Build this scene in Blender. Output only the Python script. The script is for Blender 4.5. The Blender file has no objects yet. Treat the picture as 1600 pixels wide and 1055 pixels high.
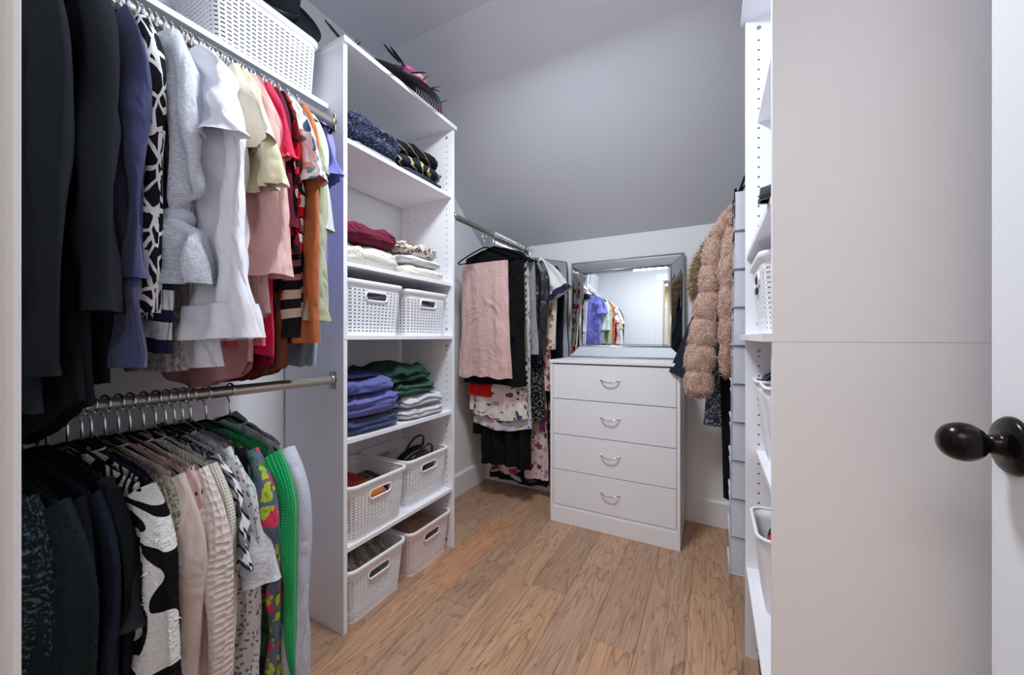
import bpy, bmesh, math, random
import numpy as np
from mathutils import Vector, Matrix

scene = bpy.context.scene
COL = scene.collection
R = math.radians
PI = math.pi

# ------------------------------------------------------------------ camera, world, lights, exposure
CAM_H = 1.06
cam_d = bpy.data.cameras.new('camera')
cam = bpy.data.objects.new('camera', cam_d)
COL.objects.link(cam)
cam.location = (0.0, 0.0, CAM_H)
cam.rotation_euler = (R(90), 0, R(28.07))
cam_d.sensor_width = 36.0
cam_d.lens = 36.0 * 587 / 1600
cam_d.clip_start = 0.01
cam_d.clip_end = 60
scene.camera = cam

world = bpy.data.worlds.new('world')
scene.world = world
world.use_nodes = True
world.node_tree.nodes['Background'].inputs[0].default_value = (0.80, 0.86, 1.0, 1)
world.node_tree.nodes['Background'].inputs[1].default_value = 0.55

LAMP = (-0.55, 0.97, 2.40)          # flush ceiling lamp of the closet
HALL_FILL = (-0.25, -0.75, 2.40)    # unseen lamp added in the hallway as fill for the closet


def area_light(name, loc, size, power, col, rot=(0, 0, 0), spread=180):
    d = bpy.data.lights.new(name, 'AREA')
    d.shape = 'DISK'
    d.size = size
    d.energy = power
    d.color = col
    d.spread = R(spread)
    o = bpy.data.objects.new(name, d)
    o.location = loc
    o.rotation_euler = rot
    COL.objects.link(o)
    return o


area_light('closet_lamp_light', (LAMP[0], LAMP[1], LAMP[2] - 0.075), 0.32, 14.5, (0.86, 0.94, 1.0))
area_light('hall_fill_light', (HALL_FILL[0], HALL_FILL[1], HALL_FILL[2] - 0.075), 1.10, 9.0, (1.0, 0.97, 0.94))  # broad added fill that reaches the closet through the doorway

vs = scene.view_settings
vs.view_transform = 'Standard'
vs.look = 'None'
vs.gamma = 1.0
vs.use_curve_mapping = False
vs.exposure = 0.74
scene.cycles.max_bounces = 12
scene.cycles.diffuse_bounces = 8

# ------------------------------------------------------------------ helpers: nodes and materials


def lin(r, g, b):
    def f(c):
        c /= 255.0
        return c / 12.92 if c <= 0.04045 else ((c + 0.055) / 1.055) ** 2.4
    return (f(r), f(g), f(b), 1.0)


class NT:
    """small wrapper round a material's node tree"""

    def __init__(self, name, rough=0.6, spec=0.3, metallic=0.0):
        self.m = bpy.data.materials.new(name)
        self.m.use_nodes = True
        self.t = self.m.node_tree
        self.b = self.t.nodes['Principled BSDF']
        self.b.inputs['Roughness'].default_value = rough
        self.b.inputs['Specular IOR Level'].default_value = spec
        self.b.inputs['Metallic'].default_value = metallic
        self._uv = None

    def n(self, typ, props=None, **ins):
        nd = self.t.nodes.new(typ)
        for k, v in (props or {}).items():
            setattr(nd, k, v)
        for k, v in ins.items():
            key = k.replace('_', ' ') if k.replace('_', ' ') in nd.inputs else k
            self.set(nd.inputs[key], v)
        return nd

    def set(self, sock, v):
        if hasattr(v, 'is_output'):
            self.t.links.new(v, sock)
        else:
            sock.default_value = v

    def coord(self, kind='UV', scale=(1, 1, 1), rot=(0, 0, 0)):
        tc = self.n('ShaderNodeTexCoord')
        mp = self.n('ShaderNodeMapping')
        self.t.links.new(tc.outputs[kind], mp.inputs['Vector'])
        mp.inputs['Scale'].default_value = scale
        mp.inputs['Rotation'].default_value = rot
        return mp.outputs[0]

    def noise(self, vec, scale=5, detail=3, rough=0.5, dist=0.0):
        return self.n('ShaderNodeTexNoise', None, Vector=vec, Scale=scale, Detail=detail, Roughness=rough, Distortion=dist)

    def voro(self, vec, scale=5, feature='F1', rand=1.0):
        return self.n('ShaderNodeTexVoronoi', {'feature': feature}, Vector=vec, Scale=scale, Randomness=rand)

    def wave(self, vec, scale=5, dist=0.0, detail=2, dscale=1.0, direction='X'):
        return self.n('ShaderNodeTexWave', {'bands_direction': direction}, Vector=vec, Scale=scale, Distortion=dist, Detail=detail, **{'Detail Scale': dscale})

    def math(self, op, a, b=0.0):
        nd = self.n('ShaderNodeMath', {'operation': op})
        self.set(nd.inputs[0], a)
        self.set(nd.inputs[1], b)
        return nd.outputs[0]

    def mix(self, fac, a, b, blend='MIX'):
        nd = self.n('ShaderNodeMix', {'data_type': 'RGBA', 'blend_type': blend})
        self.set(nd.inputs[0], fac)
        self.set(nd.inputs[6], a)
        self.set(nd.inputs[7], b)
        return nd.outputs[2]

    def ramp(self, fac, stops, interp='LINEAR'):
        nd = self.n('ShaderNodeValToRGB')
        nd.color_ramp.interpolation = interp
        el = nd.color_ramp.elements
        while len(el) < len(stops):
            el.new(0.5)
        for e, (p, c) in zip(el, stops):
            e.position = p
            e.color = c if len(c) == 4 else (*c, 1)
        self.set(nd.inputs[0], fac)
        return nd.outputs[0]

    def sep(self, vec):
        return self.n('ShaderNodeSeparateXYZ', None, Vector=vec)

    def warp(self, vec, amt, scale):
        nz = self.noise(vec, scale, 2)
        sub = self.n('ShaderNodeVectorMath', {'operation': 'SUBTRACT'})
        self.set(sub.inputs[0], nz.outputs['Color'])
        sub.inputs[1].default_value = (0.5, 0.5, 0.5)
        sc = self.n('ShaderNodeVectorMath', {'operation': 'SCALE'})
        self.set(sc.inputs[0], sub.outputs[0])
        sc.inputs['Scale'].default_value = amt
        ad = self.n('ShaderNodeVectorMath', {'operation': 'ADD'})
        self.set(ad.inputs[0], vec)
        self.set(ad.inputs[1], sc.outputs[0])
        return ad.outputs[0]

    def col(self, c):
        self.set(self.b.inputs['Base Color'], c)

    def bump(self, h, strength=0.3, dist=0.002):
        bp = self.n('ShaderNodeBump', None, Strength=strength, Distance=dist, Height=h)
        self.t.links.new(bp.outputs[0], self.b.inputs['Normal'])


def plain(name, c, rough=0.5, spec=0.3, metallic=0.0, var=0.0, bump=0.0, bscale=300):
    k = NT(name, rough, spec, metallic)
    v = k.coord('Object')
    if var:
        nz = k.noise(v, 6, 3)
        k.col(k.mix(nz.outputs[0], tuple(x * (1 - var) for x in c[:3]) + (1,), tuple(min(1, x * (1 + var)) for x in c[:3]) + (1,)))
    else:
        k.col(c)
    if bump:
        k.bump(k.noise(v, bscale, 2).outputs[0], bump, 0.001)
    return k.m


def knit_bump(k, v, kind, s=0.6):
    if kind == 'weave':
        h = k.noise(v, 900, 1).outputs[0]
        big = k.noise(k.coord('UV', (1, 0.45, 1)), 16, 3, 0.5, 0.5).outputs[0]
        cr = k.math('ABSOLUTE', k.math('SUBTRACT', k.noise(k.coord('UV', (1, 0.55, 1), (0, 0, 0.5)), 9, 2, 0.5, 1.2).outputs[0], 0.5))
        h = k.math('ADD', k.math('MULTIPLY', h, 0.05), k.math('ADD', big, k.math('MULTIPLY', cr, -1.6)))
        k.bump(h, min(1.0, s * 1.7), 0.018)
    elif kind == 'rib':
        w = k.wave(v, 34, 0.4, 1, 2.0, 'X')
        w2 = k.wave(v, 60, 0.4, 1, 2.0, 'Y')
        h = k.math('ADD', w.outputs['Fac'], k.math('MULTIPLY', w2.outputs['Fac'], 0.5))
        k.bump(h, s, 0.003)
    elif kind == 'chunky':
        vo = k.voro(k.warp(v, 0.01, 30), 75, 'F1', 0.35)
        k.bump(k.math('SUBTRACT', 1.0, vo.outputs['Distance']), s, 0.006)
    elif kind == 'fleece':
        h = k.noise(v, 120, 3, 0.7)
        big = k.noise(v, 20, 2)
        k.bump(k.math('ADD', h.outputs[0], big.outputs[0]), s, 0.007)
    elif kind == 'smooth':
        big = k.noise(k.coord('UV', (1, 0.5, 1)), 11, 3, 0.5, 0.6).outputs[0]
        cr = k.math('ABSOLUTE', k.math('SUBTRACT', k.noise(k.coord('UV', (1, 0.5, 1), (0, 0, -0.4)), 8, 2, 0.5, 1.4).outputs[0], 0.5))
        k.bump(k.math('ADD', big, k.math('MULTIPLY', cr, -1.8)), min(1.0, s * 1.7), 0.018)


_cl = {}


def cloth(c, kind='weave', rough=0.92, var=0.10, sheen=0.25, s=0.5, spec=0.12):
    key = (c, kind, rough, var, s)
    if key in _cl:
        return _cl[key]
    k = NT('cloth', rough, spec)
    v = k.coord('UV')
    cc = lin(*c)
    nz = k.noise(v, 9, 4, 0.6)
    fine = k.noise(v, 420, 2)
    f = k.math('ADD', k.math('MULTIPLY', nz.outputs[0], 0.7), k.math('MULTIPLY', fine.outputs[0], 0.3))
    lo = tuple(x * (1 - var * 1.4) for x in cc[:3]) + (1,)
    hi = tuple(min(1, x * (1 + var * 1.4)) for x in cc[:3]) + (1,)
    k.col(k.mix(f, lo, hi))
    k.b.inputs['Sheen Weight'].default_value = sheen if sum(c) > 240 else 0.0
    knit_bump(k, v, kind, s)
    _cl[key] = k.m
    return k.m


def heather(c1, c2, scale=160, kind='weave', s=0.5, lo=0.40, hi=0.60):
    k = NT('heather_cloth', 0.95, 0.1)
    v = k.coord('UV')
    nz = k.noise(v, scale, 3, 0.7)
    k.col(k.ramp(nz.outputs[0], [(lo, lin(*c1)), (hi, lin(*c2))]))
    knit_bump(k, v, kind, s)
    return k.m


def fur_mat(c1, c2, scale=90):
    k = NT('fur_strands', 0.8, 0.15)
    v = k.coord('Object')
    nz = k.noise(v, scale, 2, 0.6)
    k.col(k.ramp(nz.outputs[0], [(0.36, lin(*c1)), (0.64, lin(*c2))]))
    return k.m


def giraffe(c1, c2, scale=22, width=0.10, stretch=(1, 0.7, 1)):
    k = NT('cracked_print', 0.9, 0.1)
    v = k.warp(k.coord('UV', stretch), 0.012, 30)
    vo = k.voro(v, scale, 'DISTANCE_TO_EDGE')
    k.col(k.ramp(vo.outputs['Distance'], [(0, lin(*c1)), (width, lin(*c2))], 'CONSTANT'))
    knit_bump(k, k.coord('UV'), 'weave', 0.5)
    return k.m


def zebra(c1, c2, scale=5, dist=7.0, thr=0.5, rot=0.3, kind='weave', dscale=1.2):
    k = NT('zebra_print', 0.95, 0.1)
    v = k.coord('UV', (1, 1, 1), (0, 0, rot))
    w = k.wave(v, scale, dist, 2, dscale, 'Y')
    k.col(k.ramp(w.outputs['Fac'], [(0, lin(*c1)), (thr, lin(*c2))], 'CONSTANT'))
    knit_bump(k, k.coord('UV'), kind, 0.6)
    return k.m


def stripes(stops, period, rot=0.0, kind='weave', warp=0.0):
    """stops: (position, rgb) over one period along the cloth's length"""
    k = NT('striped_cloth', 0.92, 0.1)
    v = k.coord('UV', (1, 1, 1), (0, 0, rot))
    if warp:
        v = k.warp(v, warp, 8)
    y = k.sep(v).outputs['Y']
    fr = k.math('FRACT', k.math('DIVIDE', y, period))
    k.col(k.ramp(fr, [(p, lin(*c)) for p, c in stops], 'CONSTANT'))
    knit_bump(k, k.coord('UV'), kind, 0.5)
    return k.m


def floral(base, cols, scale=14, size=0.42, leaf=None, dens=0.6, rough=0.9, petal=0.03, kind='weave'):
    k = NT('floral_print', rough, 0.12)
    v0 = k.coord('UV')
    c = lin(*base)
    if leaf:
        v2 = k.warp(v0, petal * 1.5, 26)
        vo2 = k.voro(v2, scale * 1.5)
        rnd2 = k.sep(vo2.outputs['Color']).outputs['X']
        m2 = k.math('MULTIPLY', k.math('LESS_THAN', vo2.outputs['Distance'], size * 0.9), k.math('LESS_THAN', rnd2, dens * 0.8))
        stops = [(i / len(leaf), lin(*q)) for i, q in enumerate(leaf)]
        lc = k.ramp(k.sep(vo2.outputs['Color']).outputs['Y'], stops, 'CONSTANT')
        c = k.mix(m2, c, lc)
    v = k.warp(v0, petal, 34)
    vo = k.voro(v, scale)
    sp = k.sep(vo.outputs['Color'])
    m = k.math('MULTIPLY', k.math('LESS_THAN', vo.outputs['Distance'], size), k.math('LESS_THAN', sp.outputs['X'], dens))
    stops = [(i / len(cols), lin(*q)) for i, q in enumerate(cols)]
    fc = k.ramp(sp.outputs['Y'], stops, 'CONSTANT')
    centre = k.math('LESS_THAN', vo.outputs['Distance'], size * 0.35)
    fc = k.mix(k.math('MULTIPLY', centre, 0.45), fc, (0.05, 0.03, 0.04, 1))
    k.col(k.mix(m, c, fc))
    knit_bump(k, v0, kind, 0.5)
    return k.m


def checks(c1, c2, c3, scale=18, rot=0.78):
    k = NT('checked_cloth', 0.9, 0.1)
    v = k.coord('UV', (1, 1, 1), (0, 0, rot))
    ch = k.n('ShaderNodeTexChecker', None, Vector=v, Scale=scale)
    ch.inputs['Color1'].default_value = lin(*c1)
    ch.inputs['Color2'].default_value = lin(*c2)
    w = k.wave(v, scale * 0.55, 0, 0, 1, 'X')
    k.col(k.mix(k.math('GREATER_THAN', w.outputs['Fac'], 0.86), ch.outputs['Color'], lin(*c3)))
    knit_bump(k, k.coord('UV'), 'weave', 0.5)
    return k.m


def dots(base, dot, scale=60, r=0.25, rand=0.6, kind='weave'):
    k = NT('dotted_cloth', 0.9, 0.1)
    v = k.coord('UV')
    vo = k.voro(v, scale, 'F1', rand)
    k.col(k.mix(k.math('LESS_THAN', vo.outputs['Distance'], r), lin(*base), lin(*dot)))
    knit_bump(k, v, kind, 0.5)
    return k.m


def leopard(base, mid, dark, scale=34):
    k = NT('leopard_fleece', 0.97, 0.05)
    v = k.warp(k.coord('UV'), 0.016, 40)
    vo = k.voro(v, scale)
    d = vo.outputs['Distance']
    nz = k.noise(v, 60, 2)
    inner = k.math('LESS_THAN', d, 0.24)
    ring = k.math('MULTIPLY', k.math('LESS_THAN', d, 0.44), k.math('GREATER_THAN', d, 0.24))
    ring = k.math('MULTIPLY', ring, k.math('GREATER_THAN', nz.outputs[0], 0.44))
    c = k.mix(inner, lin(*base), lin(*mid))
    k.col(k.mix(ring, c, lin(*dark)))
    knit_bump(k, k.coord('UV'), 'fleece', 0.5)
    return k.m


def sequins(c1, c2, scale=160):
    k = NT('sequin_cloth', 0.35, 0.5, 0.4)
    v = k.coord('UV')
    vo = k.voro(v, scale)
    k.col(k.ramp(k.sep(vo.outputs['Color']).outputs['X'], [(0.0, lin(*c1)), (0.55, lin(*c1)), (0.95, lin(*c2))]))
    k.bump(vo.outputs['Distance'], 0.8, 0.003)
    return k.m


# ------------------------------------------------------------------ helpers: meshes and objects


class MB:
    def __init__(self):
        self.v = []
        self.f = []
        self.uv = None

    def add(self, vs, fs):
        o = len(self.v)
        self.v += [tuple(p) for p in vs]
        self.f += [tuple(i + o for i in f) for f in fs]
        return self

    def box(self, x0, x1, y0, y1, z0, z1):
        self.add([(x0, y0, z0), (x1, y0, z0), (x1, y1, z0), (x0, y1, z0), (x0, y0, z1), (x1, y0, z1), (x1, y1, z1), (x0, y1, z1)],
                 [(0, 3, 2, 1), (4, 5, 6, 7), (0, 1, 5, 4), (1, 2, 6, 5), (2, 3, 7, 6), (3, 0, 4, 7)])
        return self

    def tube(self, pts, r, n=10, caps=True, closed=False, flat=1.0):
        pts = [Vector(p) for p in pts]
        rs = r if isinstance(r, (list, tuple)) else [r] * len(pts)
        m = len(pts)
        o = len(self.v)
        prev = None
        for i, p in enumerate(pts):
            if closed:
                t = (pts[(i + 1) % m] - pts[i - 1]).normalized()
            else:
                t = (pts[min(i + 1, m - 1)] - pts[max(i - 1, 0)]).normalized()
            if prev is None:
                up = Vector((0, 0, 1)) if abs(t.z) < 0.9 else Vector((1, 0, 0))
                a = t.cross(up).normalized()
            else:
                a = (prev - t * prev.dot(t)).normalized()
            prev = a
            b = t.cross(a)
            for k in range(n):
                q = 2 * PI * k / n
                self.v.append(tuple(p + a * (math.cos(q) * rs[i]) + b * (math.sin(q) * rs[i] * flat)))
        mm = m if closed else m - 1
        for i in range(mm):
            j = (i + 1) % m
            for k in range(n):
                l = (k + 1) % n
                self.f.append((o + i * n + k, o + j * n + k, o + j * n + l, o + i * n + l)[::-1])
        if caps and not closed:
            self.f.append(tuple(o + k for k in range(n)))
            self.f.append(tuple(o + (m - 1) * n + k for k in range(n))[::-1])
        return self

    def lathe(self, prof, n=24, axis='z', at=(0, 0, 0)):
        o = len(self.v)
        for (r, h) in prof:
            for k in range(n):
                q = 2 * PI * k / n
                c, s = r * math.cos(q), r * math.sin(q)
                p = (c, s, h) if axis == 'z' else ((h, c, s) if axis == 'x' else (s, h, c))
                self.v.append((p[0] + at[0], p[1] + at[1], p[2] + at[2]))
        for i in range(len(prof) - 1):
            for k in range(n):
                l = (k + 1) % n
                self.f.append((o + i * n + k, o + i * n + l, o + (i + 1) * n + l, o + (i + 1) * n + k))
        self.f.append(tuple(o + k for k in range(n))[::-1])
        self.f.append(tuple(o + (len(prof) - 1) * n + k for k in range(n)))
        return self

    def mesh(self, name, smooth=False, bevel=0.0, seg=2):
        me = bpy.data.meshes.new(name)
        me.from_pydata(self.v, [], self.f)
        if bevel:
            bm = bmesh.new()
            bm.from_mesh(me)
            es = [e for e in bm.edges if len(e.link_faces) == 2 and e.calc_face_angle(0) > 0.6]
            bmesh.ops.bevel(bm, geom=es, offset=bevel, segments=seg, affect='EDGES', profile=0.6)
            bm.to_mesh(me)
            bm.free()
        if smooth:
            me.shade_smooth()
        me.update()
        return me


def link(name, me, m=None, parent=None, loc=(0, 0, 0), rot=(0, 0, 0)):
    o = bpy.data.objects.new(name, me)
    if m is not None and me is not None and not me.materials:
        me.materials.append(m)
    COL.objects.link(o)
    o.location = loc
    o.rotation_euler = rot
    if parent is not None:
        o.parent = parent
    return o


def tag(o, label, cat, group=None):
    o['label'] = label
    o['category'] = cat
    if group:
        o['group'] = group
    return o


def thing(name, label, cat, loc=(0, 0, 0), rot=(0, 0, 0), group=None):
    o = link(name, None, None, None, loc, rot)
    return tag(o, label, cat, group)


def struct(o):
    o['kind'] = 'structure'
    return o


def stuff(o):
    o['kind'] = 'stuff'
    return o


def box(name, x0, x1, y0, y1, z0, z1, m, parent=None, bevel=0.0, off=None):
    """a box given in world coordinates, made local to its parent when it has one (parents here are not rotated)"""
    if parent is not None and off is None:
        off = parent.location
    ox, oy, oz = off if off is not None else (0, 0, 0)
    me = MB().box(x0 - ox, x1 - ox, y0 - oy, y1 - oy, z0 - oz, z1 - oz).mesh(name, False, bevel)
    return link(name, me, m, parent)


def wob(seed, n=6, f0=1.0, f1=6.0):
    """a smooth random 2D field made of sines"""
    rg = np.random.RandomState(seed)
    a = rg.uniform(0, 2 * PI, n)
    fr = np.exp(rg.uniform(np.log(f0), np.log(f1), n))
    ph = rg.uniform(0, 2 * PI, n)
    am = 1.0 / (1 + 0.35 * fr)
    am /= am.sum()

    def g(x, y):
        r = 0
        for i in range(n):
            r = r + am[i] * np.sin(2 * PI * fr[i] * (x * np.cos(a[i]) + y * np.sin(a[i])) + ph[i])
        return r * 1.8
    return g


def grid_mesh(name, P, UV=None, closed_u=True, closed_v=False, smooth=True, cap=None):
    """P: (nv, nu, 3)"""
    nv, nu, _ = P.shape
    idx = np.arange(nv * nu).reshape(nv, nu)
    uu = nu if closed_u else nu - 1
    vv = nv if closed_v else nv - 1
    i0 = idx[np.arange(vv)][:, np.arange(uu)]
    i1 = idx[np.arange(vv)][:, (np.arange(uu) + 1) % nu]
    i2 = idx[(np.arange(vv) + 1) % nv][:, (np.arange(uu) + 1) % nu]
    i3 = idx[(np.arange(vv) + 1) % nv][:, np.arange(uu)]
    F = np.stack([i0, i1, i2, i3], -1).reshape(-1, 4).tolist()
    nq = len(F)
    if cap in ('top', 'both'):
        F.append(idx[0].tolist()[::-1])
    if cap in ('bottom', 'both'):
        F.append(idx[-1].tolist())
    me = bpy.data.meshes.new(name)
    me.from_pydata(P.reshape(-1, 3).tolist(), [], F)
    if UV is not None:
        ul = me.uv_layers.new(name='UVMap')
        # UV carries nu + 1 columns so that the seam does not wrap back
        U = np.zeros((sum(len(f) for f in F), 2))
        a = UV[:vv, :uu]
        b = UV[:vv, 1:uu + 1]
        c = UV[1:vv + 1, 1:uu + 1]
        d = UV[1:vv + 1, :uu]
        U[:nq * 4] = np.stack([a, b, c, d], 2).reshape(-1, 2)
        if cap:
            U[nq * 4:] = UV[0, 0]
        ul.data.foreach_set('uv', U.reshape(-1))
    if smooth:
        me.shade_smooth()
    return me


def solid_mod(o, t, offset=-1):
    md = o.modifiers.new('thickness', 'SOLIDIFY')
    md.thickness = t
    md.offset = offset
    return o


def fuzz(name, P, n, length, m, parent, seed=0, width=0.0012, droop=0.4, nv_closed=True, loc=(0, 0, 0), rot=(0, 0, 0), flip=1):
    """short strands standing on a lofted grid P (nv, nu, 3), as one mesh that nobody could count"""
    rg = np.random.RandomState(seed)
    nv, nu, _ = P.shape
    A = P[:-1]
    B = P[1:]
    An = np.roll(A, -1, 1)
    Bn = np.roll(B, -1, 1)
    e1 = (An - A).reshape(-1, 3)
    e2 = (B - A).reshape(-1, 3)
    nr = np.cross(e1, e2) * flip
    ar = np.linalg.norm(nr, axis=1) + 1e-12
    p = ar / ar.sum()
    k = rg.choice(len(ar), n, p=p)
    s, t = rg.rand(n, 1), rg.rand(n, 1)
    a, an, b, bn = (q.reshape(-1, 3)[k] for q in (A, An, B, Bn))
    base = (a * (1 - s) + an * s) * (1 - t) + (b * (1 - s) + bn * s) * t
    nn = nr[k] / ar[k][:, None]
    d = nn + rg.normal(0, 0.55, (n, 3)) + np.array([0, 0, -droop])
    d /= np.linalg.norm(d, axis=1)[:, None]
    side = np.cross(d, rg.normal(0, 1, (n, 3)))
    side /= np.linalg.norm(side, axis=1)[:, None] + 1e-9
    ln = length * rg.uniform(0.6, 1.25, (n, 1))
    V = np.empty((n, 3, 3))
    V[:, 0] = base - side * width - nn * 0.001
    V[:, 1] = base + side * width - nn * 0.001
    V[:, 2] = base + d * ln
    me = bpy.data.meshes.new(name)
    me.from_pydata(V.reshape(-1, 3).tolist(), [], np.arange(n * 3).reshape(-1, 3).tolist())
    o = link(name, me, m, parent, loc, rot)
    return stuff(o)


# ------------------------------------------------------------------ shared materials
def wall_paint(name, c, b=0.12):
    k = NT(name, 0.62, 0.25)
    v = k.coord('Object')
    nz = k.noise(v, 2.0, 2)
    cc = lin(*c)
    k.col(k.mix(nz.outputs[0], tuple(x * 0.97 for x in cc[:3]) + (1,), tuple(min(1, x * 1.03) for x in cc[:3]) + (1,)))
    k.bump(k.noise(v, 260, 2).outputs[0], b, 0.0006)
    return k.m


M_WALL = wall_paint('white_wall_paint', (238, 238, 241))
M_CEIL = wall_paint('grey_ceiling_paint', (212, 215, 222))
M_TRIM = plain('white_trim_paint', lin(236, 236, 238), 0.35, 0.35)
M_MEL = plain('white_melamine', lin(240, 240, 245), 0.38, 0.4, 0, 0.0)
M_EDGE = plain('white_melamine_edge', lin(240, 240, 246), 0.35, 0.4)
M_DOOR = plain('white_door_paint', lin(226, 228, 234), 0.4, 0.35)
M_HALL = wall_paint('cream_hall_paint', (236, 222, 196))
M_CHROME = plain('chrome', (0.78, 0.78, 0.80, 1), 0.16, 0.5, 1.0)
M_NICKEL = plain('satin_nickel', lin(188, 182, 170), 0.32, 0.5, 1.0)
M_ROD = plain('champagne_rod_metal', lin(196, 192, 182), 0.34, 0.5, 0.85)
M_BLACKV = plain('black_velvet', lin(22, 22, 25), 0.95, 0.1)
M_HOLE = plain('dark_hole', lin(60, 60, 66), 0.9, 0.05)
M_BRONZE = plain('dark_bronze', lin(30, 26, 25), 0.22, 0.6, 0.75)
M_PLAST = plain('white_plastic', lin(240, 240, 244), 0.45, 0.35)
M_PLASTP = plain('blush_white_plastic', lin(240, 228, 230), 0.45, 0.35)
M_BLACK = plain('black_leather', lin(20, 20, 22), 0.35, 0.5, 0, 0.0, 0.2, 250)


def wood_plank(name, c1, c2, c3):
    k = NT(name, 0.38, 0.35)
    oi = k.n('ShaderNodeObjectInfo')
    tc = k.coord('Object')
    # every plank cuts a different piece out of the grain
    off = k.n('ShaderNodeVectorMath', {'operation': 'ADD'})
    sc = k.n('ShaderNodeVectorMath', {'operation': 'SCALE'})
    cb = k.n('ShaderNodeCombineXYZ', None, X=oi.outputs['Random'], Y=oi.outputs['Random'], Z=oi.outputs['Random'])
    k.set(sc.inputs[0], cb.outputs[0])
    sc.inputs['Scale'].default_value = 37.0
    k.set(off.inputs[0], tc)
    k.set(off.inputs[1], sc.outputs[0])
    mp = k.n('ShaderNodeMapping')
    k.set(mp.inputs['Vector'], off.outputs[0])
    mp.inputs['Scale'].default_value = (1.0, 0.16, 1.0)
    nz = k.noise(mp.outputs[0], 9, 3, 0.55, 0.5)
    rings = k.math('FRACT', k.math('MULTIPLY', nz.outputs[0], 11.0))
    line = k.ramp(rings, [(0.0, (0, 0, 0)), (0.10, (1, 1, 1)), (0.85, (0.75, 0.75, 0.75)), (1.0, (0.1, 0.1, 0.1))])
    mp2 = k.n('ShaderNodeMapping')
    k.set(mp2.inputs['Vector'], off.outputs[0])
    mp2.inputs['Scale'].default_value = (1.0, 0.03, 1.0)
    fine = k.noise(mp2.outputs[0], 170, 3, 0.7)
    blot = k.noise(mp.outputs[0], 4, 2)
    c = k.mix(blot.outputs[0], lin(*c1), lin(*c2))
    rnd = k.ramp(oi.outputs['Random'], [(0.0, (0.80, 0.80, 0.82)), (0.5, (1, 1, 1)), (0.93, (1.10, 1.04, 0.96)), (1.0, (1.10, 0.80, 0.62))])
    c = k.mix(1.0, c, rnd, 'MULTIPLY')
    c = k.mix(k.math('MULTIPLY', k.math('SUBTRACT', 1.0, line), 0.55), c, lin(*c3))
    c = k.mix(k.math('MULTIPLY', k.ramp(fine.outputs[0], [(0.45, (0, 0, 0)), (0.70, (1, 1, 1))]), 0.45), c, lin(*c3))
    k.col(c)
    k.bump(k.math('ADD', line, fine.outputs[0]), 0.10, 0.0008)
    return k.m


M_WOOD = wood_plank('oak_plank', (206, 168, 140), (184, 144, 116), (96, 68, 52))

# ------------------------------------------------------------------ the room
XL, XR, YF, YN = -1.515, 0.46, 2.41, 0.07      # left wall, right wall, far wall, inner face of the doorway wall
ZC, YB, ZF = 2.49, 1.365, 1.705                # flat ceiling height, where the slope starts, height of the far wall
HB, HX0, HX1 = -1.45, -2.2, 1.6                # hallway extents
DX0, DX1, DZ = -0.500, 0.365, 2.04             # doorway

floor = struct(box('floor', HX0, HX1, HB, YF + 0.1, -0.06, -0.018, plain('subfloor', lin(70, 52, 40), 0.8)))
random.seed(5)
PW = 0.151
plank_meshes = {}
row = 0
x = -0.986 - 4 * PW
fixed = {4: [1.219, 1.525], 5: [0.62, 1.86], 6: [1.47], 7: [0.95, 1.72], 8: [1.30], 9: [0.78, 1.95]}
while x < 0.50:
    cuts = [HB]
    if row in fixed:
        y = fixed[row][0]
        c = [y]
        while y > HB + 0.25:
            y -= random.choice((0.62, 0.8, 1.0, 1.2))
            c.append(max(y, HB))
        cuts = sorted(set(c)) + fixed[row][1:]
        y = cuts[-1]
    else:
        y = HB + random.uniform(0.2, 0.6)
        cuts.append(y)
    while y < YF:
        y = min(y + random.choice((0.45, 0.62, 0.8, 1.0, 1.2)), YF)
        cuts.append(y)
    cuts[0] = HB
    for a, b in zip(cuts[:-1], cuts[1:]):
        if b - a < 0.03:
            continue
        ln = round(b - a, 3)
        if ln not in plank_meshes:
            plank_meshes[ln] = MB().box(0.0004, PW - 0.0004, 0.0005, ln - 0.0005, -0.018, 0.0).mesh('plank', False, 0.0009, 1)
        link('plank', plank_meshes[ln], M_WOOD, floor, (x, a, 0))
    x += PW
    row += 1

struct(box('wall_left', XL - 0.1, XL, YN - 0.12, YF + 0.1, -0.02, ZC, M_WALL))
struct(box('wall_back', XL, XR + 0.1, YF, YF + 0.1, -0.02, ZF + 0.08, M_WALL))
struct(box('wall_right', XR, XR + 0.1, YN - 0.12, YF + 0.1, -0.02, ZC, M_WALL))
m = MB()
m.box(XL, DX0 - 0.018, YN - 0.12, YN, -0.02, ZC)
m.box(DX1 + 0.018, XR + 0.12, YN - 0.12, YN, -0.02, ZC)
m.box(DX0 - 0.018, DX1 + 0.018, YN - 0.12, YN, DZ + 0.018, ZC)
struct(link('wall_front', m.mesh('wall_front'), M_WALL))
struct(box('ceiling', XL - 0.1, XR + 0.1, YN - 0.12, YB, ZC, ZC + 0.08, M_CEIL))
# sloped part of the ceiling
sl = (ZC - ZF) / (YF - YB)
m = MB()
y1 = YF + 0.1
z1 = ZC - sl * (y1 - YB)
m.add([(XL - 0.1, YB, ZC), (XR + 0.1, YB, ZC), (XR + 0.1, y1, z1), (XL - 0.1, y1, z1),
       (XL - 0.1, YB, ZC + 0.08), (XR + 0.1, YB, ZC + 0.08), (XR + 0.1, y1, z1 + 0.1), (XL - 0.1, y1, z1 + 0.1)],
      [(0, 3, 2, 1), (4, 5, 6, 7), (0, 1, 5, 4), (1, 2, 6, 5), (2, 3, 7, 6), (3, 0, 4, 7)])
struct(link('ceiling_slope', m.mesh('ceiling_slope'), M_CEIL))


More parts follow.
